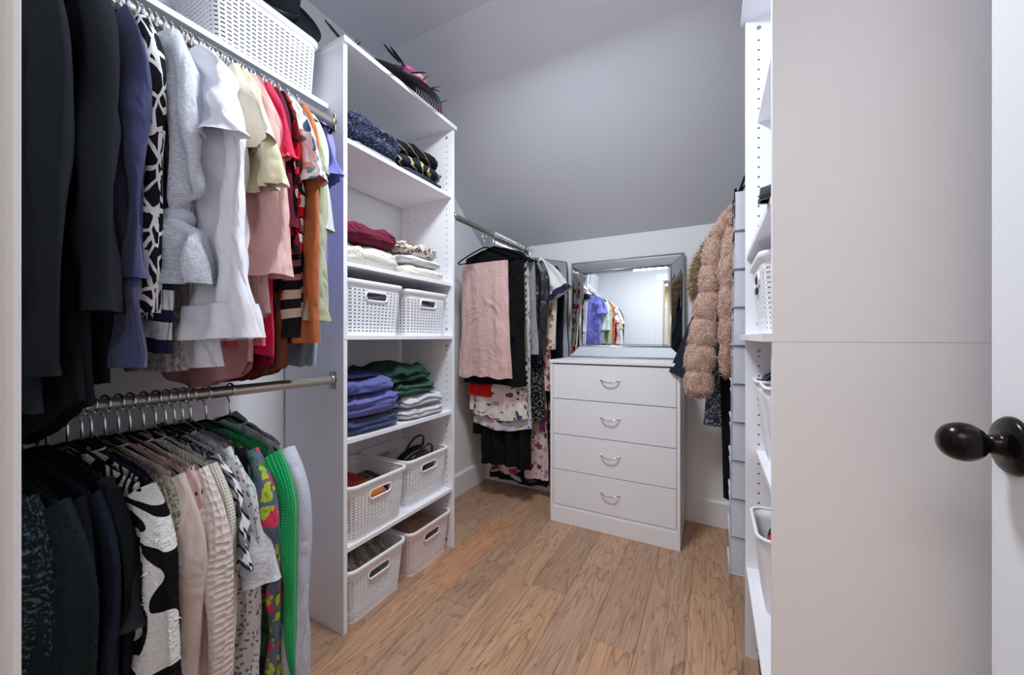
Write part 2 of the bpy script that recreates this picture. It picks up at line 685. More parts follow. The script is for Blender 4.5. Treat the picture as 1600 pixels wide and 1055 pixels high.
def baseboard(name, prof_axis, a0, a1, at, sgn):
    """140 mm board with an eased top edge"""
    t, hh = 0.015, 0.145
    pr = [(0, 0), (t, 0), (t, hh - 0.012), (t * 0.55, hh - 0.003), (t * 0.3, hh), (0, hh)]
    m = MB()
    vs = []
    for q in (a0, a1):
        for (d, z) in pr:
            vs.append((q, at + sgn * d, z) if prof_axis == 'x' else (at + sgn * d, q, z))
    n = len(pr)
    m.add(vs, [(i, (i + 1) % n, n + (i + 1) % n, n + i) for i in range(n)] + [tuple(range(n))[::-1], tuple(range(n, 2 * n))])
    return struct(link(name, m.mesh(name), M_TRIM))


baseboard('baseboard_left', 'y', YN, YF, XL, 1)
baseboard('baseboard_back', 'x', XL + 0.015, XR, YF, -1)
baseboard('baseboard_right', 'y', 1.50, YF - 0.015, XR, -1)

# door jamb and casing of the doorway the camera stands in
m = MB()
m.box(DX0 - 0.018, DX0, YN - 0.12, YN, 0, DZ)
m.box(DX1, DX1 + 0.018, YN - 0.12, YN, 0, DZ)
m.box(DX0 - 0.018, DX1 + 0.018, YN - 0.12, YN, DZ, DZ + 0.018)
struct(link('trim_1', m.mesh('trim_1'), plain('warm_shaded_jamb', lin(214, 204, 192), 0.45, 0.3)))  # the dim warm hall light on the jamb is put into its colour
for i, (x0, x1, z0, z1) in enumerate([(DX0 - 0.088, DX0 - 0.004, 0, DZ + 0.005), (DX0 - 0.088, DX1 + 0.088, DZ + 0.005, DZ + 0.095), (DX1 + 0.004, DX1 + 0.088, 0, DZ + 0.005)]):
    struct(box('trim_%d' % (i + 2), x0, x1, YN, YN + 0.014, z0, z1, M_TRIM, None, 0.005))
    struct(box('trim_%d' % (i + 5), x0, x1, YN - 0.134, YN - 0.12, z0, z1, M_TRIM, None, 0.004))

# hallway behind the doorway, seen in the mirror
struct(box('wall_hall', HX0, HX1, HB - 0.1, HB, -0.02, ZC, M_HALL))
struct(box('wall_hall_left', HX0 - 0.1, HX0, HB, YN - 0.12, -0.02, ZC, M_HALL))
struct(box('wall_hall_right', HX1, HX1 + 0.1, HB, YN - 0.12, -0.02, ZC, M_HALL))
m = MB()
m.box(HX0, XL, YN - 0.12, YN, -0.02, ZC)
m.box(XR + 0.1, HX1, YN - 0.12, YN, -0.02, ZC)
struct(link('wall_hall_front', m.mesh('wall_hall_front'), M_HALL))
struct(box('ceiling_hall', HX0 - 0.1, HX1 + 0.1, HB - 0.1, YN - 0.12, ZC, ZC + 0.08, M_WALL))
baseboard('baseboard_hall', 'x', HX0, HX1, HB, 1)
# a white panelled door across the hallway
d2 = struct(link('door_2', None))
d2.location = (-0.62, HB + 0.03, 0)
box('door_leaf', -0.38, 0.38, -0.018, 0.018, 0.005, 2.03, M_DOOR, d2, 0.002, (0, 0, 0))
for (z0, z1) in ((0.2, 0.95), (1.10, 1.88)):
    for sx in (-1, 1):
        box('door_panel', min(sx * 0.05, sx * 0.30), max(sx * 0.05, sx * 0.30), 0.016, 0.024, z0, z1, M_DOOR, d2, 0.004, (0, 0, 0))
for (x0, x1, z0, z1) in ((-1.10, -1.01, 0, 2.13), (-0.23, -0.14, 0, 2.13), (-1.01, -0.23, 2.04, 2.13)):
    box('door_casing', x0 + 0.62, x1 + 0.62, -0.03, -0.005, z0, z1, M_TRIM, d2, 0.004, (0, 0, 0))

# the open closet door at the right
door = struct(link('door_1', None))
door.location = (0.313, 0.0, 0)
DE = 0.709
box('door_leaf', 0.0, 0.036, -0.02, DE, 0.008, 2.03, M_DOOR, door, 0.0025, (0, 0, 0))
for (z0, z1) in ((0.20, 0.80), (1.08, 1.88)):
    box('door_panel', -0.004, 0.004, 0.10, DE - 0.13, z0, z1, M_DOOR, door, 0.003, (0, 0, 0))
KY, KZ = 0.668, 0.932
kn = MB().lathe([(0.0345, 0.001), (0.0345, -0.003), (0.031, -0.007), (0.022, -0.0095), (0.0135, -0.0105), (0.0118, -0.016), (0.0105, -0.023)], 36, 'x', (0, KY, KZ))
link('rosette', kn.mesh('rosette', True), M_BRONZE, door)
pr = [(0.0105, -0.0215)]
for i in range(15):
    q = PI * (0.10 + 0.90 * i / 14)
    pr.append((max(0.0003, 0.0235 * math.sin(q) ** 0.85), -0.0425 + 0.0215 * math.cos(q)))
kb = MB().lathe(pr, 36, 'x', (0, KY, KZ))
link('knob', kb.mesh('knob', True), M_BRONZE, door)
box('latch_plate', 0.007, 0.029, DE - 0.0015, DE + 0.0008, KZ - 0.028, KZ + 0.028, M_BRONZE, door, 0, (0, 0, 0))

# lamps (both out of the frame; the hallway one is an added fill)
for (lc, nm, lb, c) in ((LAMP, 'ceiling_lamp', 'round flush white glass ceiling lamp of the closet', (0.95, 0.97, 1.0, 1)),
                        (HALL_FILL, 'ceiling_lamp', 'round flush warm fill lamp added on the hallway ceiling', (1.0, 0.86, 0.70, 1))):
    t = thing(nm, lb, 'lamp', lc)
    link('base', MB().lathe([(0.15, 0.09), (0.15, 0.03), (0.16, 0.02), (0.16, 0.0)], 32).mesh('base', True), M_NICKEL, t)
    k = NT('lamp_glass', 0.3)
    k.b.inputs['Emission Color'].default_value = c
    k.b.inputs['Emission Strength'].default_value = 3.0
    k.col((0.9, 0.9, 0.9, 1))
    link('glass_shade', MB().lathe([(0.15, 0.0), (0.148, -0.02), (0.13, -0.045), (0.09, -0.06), (0.04, -0.068), (0.001, -0.07)], 32).mesh('glass_shade', True), k.m, t)

# outlet on the left wall beyond the tower
t = thing('wall_outlet', 'white electrical outlet low on the wall beyond the shelf tower', 'outlet', (XL, 1.76, 0.40))
box('cover_plate', 0, 0.005, -0.036, 0.036, -0.058, 0.058, M_TRIM, t, 0.002, (0, 0, 0))
for dz in (-0.02, 0.02):
    s = box('socket', 0.004, 0.0065, -0.017, 0.017, dz - 0.014, dz + 0.014, M_PLAST, t, 0.001, (0, 0, 0))
    for dy in (-0.006, 0.006):
        box('slot', 0.006, 0.0069, dy - 0.001, dy + 0.001, dz - 0.004, dz + 0.005, M_HOLE, s, 0, (0, 0, 0))

# ------------------------------------------------------------------ shelf towers
SH_Z = (0.300, 0.690, 1.335, 1.780)


def tower(label, xf, sgn, y0, y1, setbacks, midout):
    """xf: front plane; sgn: +1 when the back lies towards +X"""
    T = 0.016
    D = 0.346
    t = thing('shelf_tower', label, 'shelving', (xf, y0, 0))

    def bx(name, a0, a1, ya, yb, z0, z1, mm=M_MEL, bev=0.0008):
        xa, xb = xf + sgn * a0, xf + sgn * a1
        return box(name, min(xa, xb), max(xa, xb), ya, yb, z0, z1, mm, t, bev)
    for (ya, yb, inner) in ((y0, y0 + T, 1), (y1 - T, y1, -1)):
        for (z0, z1) in ((0.0, 1.052), (1.068, 2.110)):
            p = bx('side_panel', 0, D, ya, yb, z0, z1)
            # two rows of peg holes on the inner face
            m = MB()
            yy = (yb if inner > 0 else ya) - t.location.y
            zz = z0 + 0.07
            while zz < z1 - 0.05:
                for dpt in (0.037, D - 0.05):
                    xx = sgn * dpt
                    m.lathe([(0.0028, 0.0), (0.0028, inner * 0.0006)], 8, 'y', (xx, yy, zz))
                zz += 0.032
            stuff(link('peg_holes', m.mesh('peg_holes'), M_HOLE, p))
            for zc in (z0 + 0.035, z1 - 0.035):
                for dpt in (0.037, D - 0.05):
                    link('cam_fitting', MB().lathe([(0.0065, 0), (0.0065, inner * 0.0012)], 12, 'y', (sgn * dpt, yy, zc)).mesh('cam_fitting'), M_NICKEL, p)
    bx('top_panel', -0.012, D, y0 - 0.006, y1 + 0.006, 2.110, 2.128)
    bx('middle_panel', -midout, D, y0 - 0.001, y1 + 0.001, 1.052, 1.068)
    for z, setback in zip(SH_Z, setbacks):
        bx('shelf', setback, D - 0.004, y0 + T + 0.001, y1 - T - 0.001, z - 0.016, z)
    return t


TLX, TLY0, TLY1 = -1.155, 0.895, 1.545
tower('white shelf tower against the left wall, stacked with folded sweaters and baskets', TLX, -1, TLY0, TLY1, (0.004, 0.006, 0.006, 0.006), 0.001)
TRX, TRY0, TRY1 = 0.097, 0.834, 1.482
tower('white shelf tower on the right, its blank side panel facing the doorway', TRX, 1, TRY0, TRY1, (0.002, 0.03, 0.003, 0.033), 0.016)

# ------------------------------------------------------------------ closet shelf and rods


def rod(label, x, z, y0, y1, f0=True, f1=True):
    t = thing('closet_rod', label, 'closet rod', (x, y0, z))
    link('tube', MB().tube([(0, 0.002, 0), (0, y1 - y0 - 0.002, 0)], 0.0155, 20).mesh('tube', True), M_ROD, t)
    for (on, yy, s) in ((f0, 0, 1), (f1, y1 - y0, -1)):
        if on:
            b = MB().box(-0.017, 0.017, min(yy, yy + s * 0.004), max(yy, yy + s * 0.004), -0.034, 0.030)
            br = link('end_bracket', b.mesh('end_bracket', False, 0.0015), M_NICKEL, t)
            link('socket_cup', MB().lathe([(0.0195, yy), (0.0195, yy + s * 0.016), (0.0165, yy + s * 0.016)], 20, 'y').mesh('socket_cup', True), M_NICKEL, br)
            for dz in (-0.026, 0.024):
                link('screw', MB().lathe([(0.0032, yy + s * 0.004), (0.0028, yy + s * 0.0055)], 10, 'y', (0, 0, dz)).mesh('screw'), M_CHROME, br)
    return t


RX = -1.210
RZU, RZL, RZF = 1.835, 0.908, 1.680
rod('champagne metal hanging rod under the upper shelf at the left', RX, RZU, YN, TLY0)
rod('champagne metal lower hanging rod at the left, ending at the tower side', RX, RZL, YN, TLY0)
RXF = -1.165
rod('champagne metal hanging rod between the shelf tower and the far wall', RXF, RZF, TLY1, YF)
RXR = 0.22
rod('hanging rod behind the right tower carrying the fur coat', RXR, 1.665, TRY1, YF)

t = thing('wall_shelf', 'long white shelf above the upper hanging rod, carrying two white baskets', 'shelf', (XL, YN, 1.892))
box('board', XL, -1.232, YN + 0.001, TLY0 - 0.002, 1.892, 1.909, M_MEL, t, 0.001)
box('cleat', XL, XL + 0.018, YN + 0.001, TLY0 - 0.002, 1.83, 1.892, M_MEL, t, 0.001)

# ------------------------------------------------------------------ dresser
t = thing('dresser', 'white four-drawer dresser against the far wall with a mirror on top', 'dresser', (-0.83, 2.03, 0))
DW, DD, DH = 0.69, 0.362, 0.932


def dbox(name, x0, x1, y0, y1, z0, z1, mm=M_MEL, par=None, bev=0.001):
    return link(name, MB().box(x0, x1, y0, y1, z0, z1).mesh(name, False, bev), mm, par or t)


dbox('side_panel', 0, 0.016, 0, DD, 0, DH - 0.018)
dbox('side_panel', DW - 0.016, DW, 0, DD, 0, DH - 0.018)
dbox('top_panel', -0.003, DW + 0.003, -0.006, DD, DH - 0.018, DH, M_MEL, None, 0.002)
dbox('plinth', 0.016, DW - 0.016, 0.001, 0.017, 0, 0.088)
dbox('plinth_lip', 0.016, DW - 0.016, 0.004, 0.02, 0.088, 0.100)
dbox('back_panel', 0.016, DW - 0.016, DD - 0.006, DD, 0.02, DH - 0.018)
zs = [0.102, 0.304, 0.507, 0.710, 0.910]
for i in range(4):
    d = dbox('drawer', 0.0185, DW - 0.0185, 0.002, 0.018, zs[i] + 0.0015, zs[i + 1] - 0.0025)
    dbox('drawer_box', 0.03, DW - 0.03, 0.02, DD - 0.02, zs[i] + 0.02, zs[i + 1] - 0.03, M_MEL, d, 0)
    hz = zs[i] + 0.117
    pts = []
    for q in range(13):
        s = -1 + 2 * q / 12
        pts.append((DW / 2 + s * 0.052, 0.002 - 0.022 * (1 - s ** 4) - 0.001, hz + 0.004 - 0.012 * (1 - s * s)))
    hd = link('handle', MB().tube(pts, [0.0042] + [0.0036] * 11 + [0.0042], 10, True, False, 1.0).mesh('handle', True), M_CHROME, d)

# ------------------------------------------------------------------ mirror leaning on the dresser
MW, MH = 0.68, 0.620
lean = math.atan2(0.043, MH)
t = thing('wall_mirror', 'rectangular mirror with a wide faceted glass border leaning on the dresser top', 'mirror', (-0.481, 2.335, 0.933), (-lean, 0, 0))
M_MIRROR = plain('mirror_glass', (0.86, 0.90, 0.91, 1), 0.02, 0.5, 1.0)
M_SILVER = plain('silver_beading', lin(190, 192, 198), 0.3, 0.5, 0.9)
hw = MW / 2
FW = 0.070
box('backing_board', -hw + 0.004, hw - 0.004, 0.006, 0.020, 0.004, MH - 0.004, plain('brown_backing', lin(120, 86, 64), 0.7), t, 0, (0, 0, 0))


def strip(name, a, b, c, d):
    m = MB()
    th = 0.005
    vs = [a, b, c, d] + [(p[0], p[1] + th, p[2]) for p in (a, b, c, d)]
    m.add(vs, [(0, 1, 2, 3), (7, 6, 5, 4), (0, 4, 5, 1), (1, 5, 6, 2), (2, 6, 7, 3), (3, 7, 4, 0)])
    return link(name, m.mesh(name), M_MIRROR, t)


o_, i_ = -0.002, -0.016
E_ = 0.010
ox0, ox1, oz0, oz1 = -hw + E_, hw - E_, E_, MH - E_
ix0, ix1, iz0, iz1 = -hw + FW, hw - FW, FW, MH - FW
strip('frame_mirror', (ox0, o_, oz0), (ox1, o_, oz0), (ix1, i_, iz0), (ix0, i_, iz0))
strip('frame_mirror', (ox1, o_, oz0), (ox1, o_, oz1), (ix1, i_, iz1), (ix1, i_, iz0))
strip('frame_mirror', (ox1, o_, oz1), (ox0, o_, oz1), (ix0, i_, iz1), (ix1, i_, iz1))
strip('frame_mirror', (ox0, o_, oz1), (ox0, o_, oz0), (ix0, i_, iz0), (ix0, i_, iz1))
# centre pane with a bevelled margin
b = 0.018
m = MB()
m.add([(ix0, -0.004, iz0), (ix1, -0.004, iz0), (ix1, -0.004, iz1), (ix0, -0.004, iz1),
       (ix0 + b, -0.0062, iz0 + b), (ix1 - b, -0.0062, iz0 + b), (ix1 - b, -0.0062, iz1 - b), (ix0 + b, -0.0062, iz1 - b)],
      [(4, 5, 6, 7), (0, 1, 5, 4), (1, 2, 6, 5), (2, 3, 7, 6), (3, 0, 4, 7)])
link('centre_pane', m.mesh('centre_pane'), M_MIRROR, t)


def frame_bars(name, x0, x1, z0, z1, r, y):
    for (p, q) in (((x0, z0), (x1, z0)), ((x1, z0), (x1, z1)), ((x1, z1), (x0, z1)), ((x0, z1), (x0, z0))):
        b_ = link(name, MB().tube([(p[0], y, p[1]), (q[0], y, q[1])], r, 8).mesh(name, True), M_SILVER, t)
        if name == 'outer_beading':
            n = int((abs(q[0] - p[0]) + abs(q[1] - p[1])) / 0.0075)
            mm = MB()
            for i in range(n):
                s = (i + 0.5) / n
                mm.lathe([(0.0008, -0.0036), (0.0034, -0.0014), (0.0034, 0.0014), (0.0008, 0.0036)], 6, 'z', (p[0] + (q[0] - p[0]) * s, y - r * 0.9, p[1] + (q[1] - p[1]) * s))
            stuff(link('beads', mm.mesh('beads', True), M_SILVER, b_))


frame_bars('outer_beading', -hw + 0.005, hw - 0.005, 0.005, MH - 0.005, 0.006, 0.002)
frame_bars('inner_beading', ix0, ix1, iz0, iz1, 0.005, -0.012)
for (a, c) in (((ox0, oz0), (ix0, iz0)), ((ox1, oz0), (ix1, iz0)), ((ox1, oz1), (ix1, iz1)), ((ox0, oz1), (ix0, iz1))):
    link('mitre_strip', MB().tube([(a[0], o_ - 0.001, a[1]), (c[0], i_ - 0.001, c[1])], 0.0022, 6).mesh('mitre_strip', True), M_SILVER, t)

# ------------------------------------------------------------------ hangers
hook_pts = []
for i in range(15):
    q = R(-50 + 250 * i / 14)
    hook_pts.append((0.0185 * math.cos(q), 0, 0.0185 * math.sin(q) + 0.0022))
hook_pts += [(-0.012, 0, -0.018), (-0.003, 0, -0.030), (0, 0, -0.040), (0, 0, -0.072)]
ME_HOOK = MB().tube(hook_pts, 0.0028, 8).mesh('hook', True)
arm = []
for i in range(21):
    s = -1 + 2 * i / 20
    arm.append((s * 0.205, 0, -0.072 - 0.075 * abs(s) ** 1.25 - (0.006 if abs(s) > 0.96 else 0)))
ME_ARM = MB().tube(arm, 0.0058, 8, True, False, 0.62).mesh('shoulder_arm', True)
ME_BAR = MB().tube([(-0.20, 0, -0.148), (-0.195, 0, -0.158), (0.195, 0, -0.158), (0.20, 0, -0.148)], 0.0036, 8).mesh('trouser_bar', True)
M_HOOK = plain('hanger_chrome', (0.80, 0.82, 0.84, 1), 0.2, 0.5, 1.0)


def hanger(loc, rz, label, group, cat='hanger'):
    t = thing('clothes_hanger', label, cat, loc, (0, 0, rz), group)
    link('hook', ME_HOOK, M_HOOK, t)
    link('shoulder_arm', ME_ARM, M_BLACKV, t)
    link('trouser_bar', ME_BAR, M_BLACKV, t)
    return t


# ------------------------------------------------------------------ hanging garments


def body_grid(L, wsh=0.20, whem=0.21, th=0.014, seed=0, slope=0.33, top=-0.078, amp=0.010, neck=0.045, hemc=0.0, nu=76, nv=46, hemw=0.006, waist=0.0, fx=5.0, grow=0.75):
    g1, g2, g3 = wob(seed, 7, 0.6, 2.2), wob(seed + 77, 5, 0.5, 3.0), wob(seed + 154, 6, 1.5, 5.0)
    th_ = np.linspace(0, 2 * PI, nu, endpoint=False)
    c, s = np.cos(th_), np.sin(th_)
    X0 = np.sign(c) * np.abs(c) ** 0.85
    Y0 = np.sign(s) * np.abs(s) ** 0.6
    v = (np.linspace(0, 1, nv) ** 1.25)[:, None]
    w = wsh + (whem - wsh) * np.clip(v, 0, 1) ** 0.8 - waist * np.exp(-((v - 0.42) / 0.2) ** 2)
    x = w * X0[None] * (1 + 0.025 * g2(v * 0.9, 0.2 + np.sign(X0)[None] * 2) * np.minimum(1, v * 3))
    ax = np.abs(x)
    zs = top - slope * np.maximum(ax - 0.03, 0) - 0.3 * np.maximum(ax - wsh * 0.93, 0)
    nk = neck * np.clip(1 - (ax / 0.075) ** 2, 0, 1) * np.where(Y0[None] < 0, 1.0, 0.35)
    zs = zs - nk
    hem = -L + hemc * (x / np.maximum(w, 1e-3)) ** 2 + hemw * g1(x * 6, 3.3)
    z = zs * (1 - v) + hem * v
    thick = th * (0.45 + 0.55 * np.minimum(1, v * 5))
    y = thick * Y0[None] * (1 + 0.35 * g3(x * 5, v * 1.5))
    y = y + amp * (1 - grow + grow * v) * np.minimum(1, v * 4) * (np.tanh(2.0 * g1(x * fx, v * 0.45)) + 0.40 * g3(x * fx * 1.5 + 0.5 * v, v * 1.2))
    P = np.stack([x, y, z + 0 * x], -1)
    per = np.linspace(0, 1, nu + 1) * 2 * (2 * (wsh + whem) / 2)
    UV = np.stack(np.broadcast_arrays(per[None], (v * L)), -1)
    return P, UV


def sleeve_grid(SL, side=1, wsh=0.20, slope=0.33, top=-0.078, a0=0.075, a1=0.052, b=0.016, ang0=34, ang1=86, turn=0.22, seed=0, dy=0.0, nu=44, nv=44, fold=0.006, flare=0.0, bend=0.0, pinch=None):
    g1, g2, g3 = wob(seed + 5, 7, 0.7, 3.0), wob(seed + 9, 5, 0.5, 2.0), wob(seed + 21, 6, 0.8, 2.6)
    sv = np.linspace(0, 1, nv)
    k = np.clip(sv / turn, 0, 1)
    k = k * k * (3 - 2 * k)
    ang = np.radians(ang0 + (ang1 - ang0) * k + bend * np.sin(sv * PI) + 2.0 * g2(sv * 0.8, 0.4))
    dx, dz = np.cos(ang), -np.sin(ang)
    ds = SL / (nv - 1)
    cx = wsh - 0.035 + np.concatenate([[0], np.cumsum(dx[:-1] * ds)])
    cz = top - slope * (wsh - 0.035) - a0 * 0.62 + np.concatenate([[0], np.cumsum(dz[:-1] * ds)])
    a = a0 + (a1 - a0) * sv ** 0.8 + flare * np.clip((sv - 0.7) / 0.3, 0, 1) ** 2
    pk = np.exp(-((sv - (pinch or 9)) / 0.08) ** 2)
    a = a * (1 - 0.66 * pk)
    th_ = np.linspace(0, 2 * PI, nu, endpoint=False)
    c, s = np.cos(th_), np.sin(th_)
    X0 = np.sign(c) * np.abs(c) ** 0.9
    Y0 = np.sign(s) * np.abs(s) ** 0.75
    nx, nz = -dz, dx           # perpendicular in the garment's plane
    bb = b * (1 + 0.5 * np.clip((sv - 0.8) / 0.2, 0, 1) * (1 if flare else 0.15))
    off = a[:, None] * X0[None]
    x = cx[:, None] + nx[:, None] * off
    z = cz[:, None] + nz[:, None] * off
    y = bb[:, None] * Y0[None] * (1 + 0.4 * g2(off * 12, sv[:, None] * 2))
    fo = fold * np.minimum(1, sv[:, None] * 4) * (np.tanh(2.0 * g1(off * 14 + 0.25 * sv[:, None], sv[:, None] * 0.35)) + 0.45 * (1 - X0[None] ** 4) * g3(off * 9, sv[:, None] * SL * 4.5 + off * 9))
    y = y + fo * 1.3 + dy * np.minimum(1, sv[:, None] * 3)
    x = x + fo * 0.22
    P = np.stack([x * side, y, z], -1)
    if side < 0:
        P = P[:, ::-1]
    per = np.linspace(0, 1, nu + 1) * 4 * a0
    UV = np.stack(np.broadcast_arrays(per[None], sv[:, None] * SL), -1)
    return P, UV


def collar_mesh(top=-0.078, r=0.068, h=0.03, seed=0, front=0.045):
    nu, nv = 28, 6
    th_ = np.linspace(0, 2 * PI, nu, endpoint=False)
    v = np.linspace(0, 1, nv)[:, None]
    c, s = np.cos(th_)[None], np.sin(th_)[None]
    drop = np.where(s < 0, front, front * 0.3) * np.abs(s) ** 1.5
    x = r * (1.05 - 0.12 * np.sin(v * PI)) * c * (1 + 0.10 * v)
    y = (0.016 + 0.006 * np.sin(v * PI)) * s + 0 * v
    z = top + 0.004 - 0.03 * np.abs(c) - drop + h * (0.5 - v)
    UV = np.stack(np.broadcast_arrays(np.linspace(0, 0.4, nu + 1)[None], v * h), -1)
    return grid_mesh('collar', np.stack([x, y, z + 0 * x], -1), UV)


GN = [0]


def hang(name, label, cat, rodpt, y, m, L, group=None, rz=0.0, sleeve=None, SL=0.2, sides=(1, -1), sm=None, collar=False, cm=None,
         cuff=None, fur=None, sl=None, hang_label=None, hang_group=None, hemband=None, **kw):
    """one garment on its own hanger at a point of a rod; local +x runs out from the wall"""
    GN[0] += 1
    seed = kw.pop('seed', GN[0] * 13)
    t = thing(name, label, cat, (rodpt[0], y, rodpt[1]), (0, 0, R(rz)), group)
    P, UV = body_grid(L, seed=seed, **kw)
    link('body', grid_mesh('body', P, UV), m, t)
    if fur:
        fuzz('pile', P, fur[0], fur[1], fur[2], t, seed, fur[3] if len(fur) > 3 else 0.0012)
    wsh, slope, top = kw.get('wsh', 0.20), kw.get('slope', 0.33), kw.get('top', -0.078)
    if sleeve:
        base = dict(short=dict(a0=0.080, a1=0.078, ang0=52, ang1=78, turn=0.9, b=0.016, flare=0.010, fold=0.008),
                    long=dict(a0=0.074, a1=0.050, ang0=56, ang1=90, turn=0.26, b=0.016, fold=0.008),
                    loose=dict(a0=0.080, a1=0.080, ang0=54, ang1=89, turn=0.35, b=0.019, flare=0.008, fold=0.011))[sleeve]
        base.update(sl or {})
        for sd in sides:
            SP, SUV = sleeve_grid(SL, sd, wsh, slope, top, seed=seed + 3 * (sd + 2), **base)
            so = link('sleeve', grid_mesh('sleeve', SP, SUV), sm or m, t)
            if fur:
                fuzz('pile', SP, fur[0] // 2, fur[1], fur[2], so, seed + 1, fur[3] if len(fur) > 3 else 0.0012, flip=1)
            if cuff:
                i0 = int(SP.shape[0] * (1 - cuff[0]))
                CP = SP[i0:]
                ctr = CP.mean(1, keepdims=True)
                CP = ctr + (CP - ctr) * np.array([1.03, 1.22, 1.0])
                link('cuff', grid_mesh('cuff', CP, SUV[i0:]), cuff[1] or sm or m, so)
    if collar:
        link('collar', collar_mesh(top, front=kw.get('neck', 0.045)), cm or m, t)
    if hemband:
        i0 = int(P.shape[0] * (1 - hemband[0]))
        CP = P[i0:] * np.array([1.012, 1.0, 1.0])
        ctr = CP.mean(1, keepdims=True)
        CP = ctr + (CP - ctr) * np.array([1.0, 1.18, 1.0])
        link('hem_band', grid_mesh('hem_band', CP, UV[i0:]), hemband[1], t)
    if hang_label:
        hanger((rodpt[0], y, rodpt[1]), R(rz), hang_label, hang_group)
    return t


UP, LO, FA, RI = (RX, RZU), (RX, RZL), (RXF, RZF), (RXR, 1.665)
HU = 'slim black hanger with a shiny hook packed on the upper left rod'
HUG = 'hangers on the upper left rod'
HL = 'slim black hanger with a chrome hook on the lower left rod'
HLG = 'hangers on the lower left rod'
HF = 'slim black hanger with a chrome hook on the rod by the dresser'
HFG = 'hangers on the rod by the dresser'
UG = 'tops on the upper left rod'
LG = 'garments on the lower left rod'
FG = 'garments on the rod by the dresser'

INK = cloth((30, 33, 38), 'fleece', s=0.25)
INK2 = cloth((24, 26, 31), 'weave', s=0.4)
BLACK = cloth((20, 20, 23), 'weave', s=0.4)
CHAR = cloth((44, 45, 50), 'weave', s=0.4)
NAVY = cloth((42, 46, 72), 'weave', s=0.5)
WHITE = cloth((234, 234, 242), 'smooth', 0.85, 0.02, s=0.55)
OFFW = cloth((228, 226, 226), 'weave', s=0.5)
CREAM = cloth((226, 217, 196), 'smooth', 0.9, 0.05, s=0.45)
PINK = cloth((222, 176, 172), 'smooth', 0.8, 0.06, s=0.6)
CORAL = cloth((214, 92, 110), 'weave', s=0.5)
HOTP = cloth((206, 14, 72), 'weave', s=0.4)
BURG = cloth((96, 24, 46), 'fleece', s=0.25)
RUST = cloth((178, 98, 54), 'weave', s=0.5)
SAGE = cloth((158, 166, 136), 'weave', s=0.5)
SAGE2 = cloth((176, 180, 148), 'weave', s=0.5)
MINT = cloth((208, 220, 212), 'rib', s=0.6)
PERI = cloth((124, 124, 204), 'weave', s=0.5)
LBLUE = cloth((170, 186, 214), 'weave', s=0.5)
BLUEV = cloth((70, 72, 112), 'weave', s=0.5)
LGREY = heather((184, 188, 200), (214, 217, 226), 220, 'weave', 0.5)
BROWN = cloth((112, 62, 48), 'smooth', s=0.4)
DPINK = cloth((206, 150, 152), 'smooth', s=0.4)

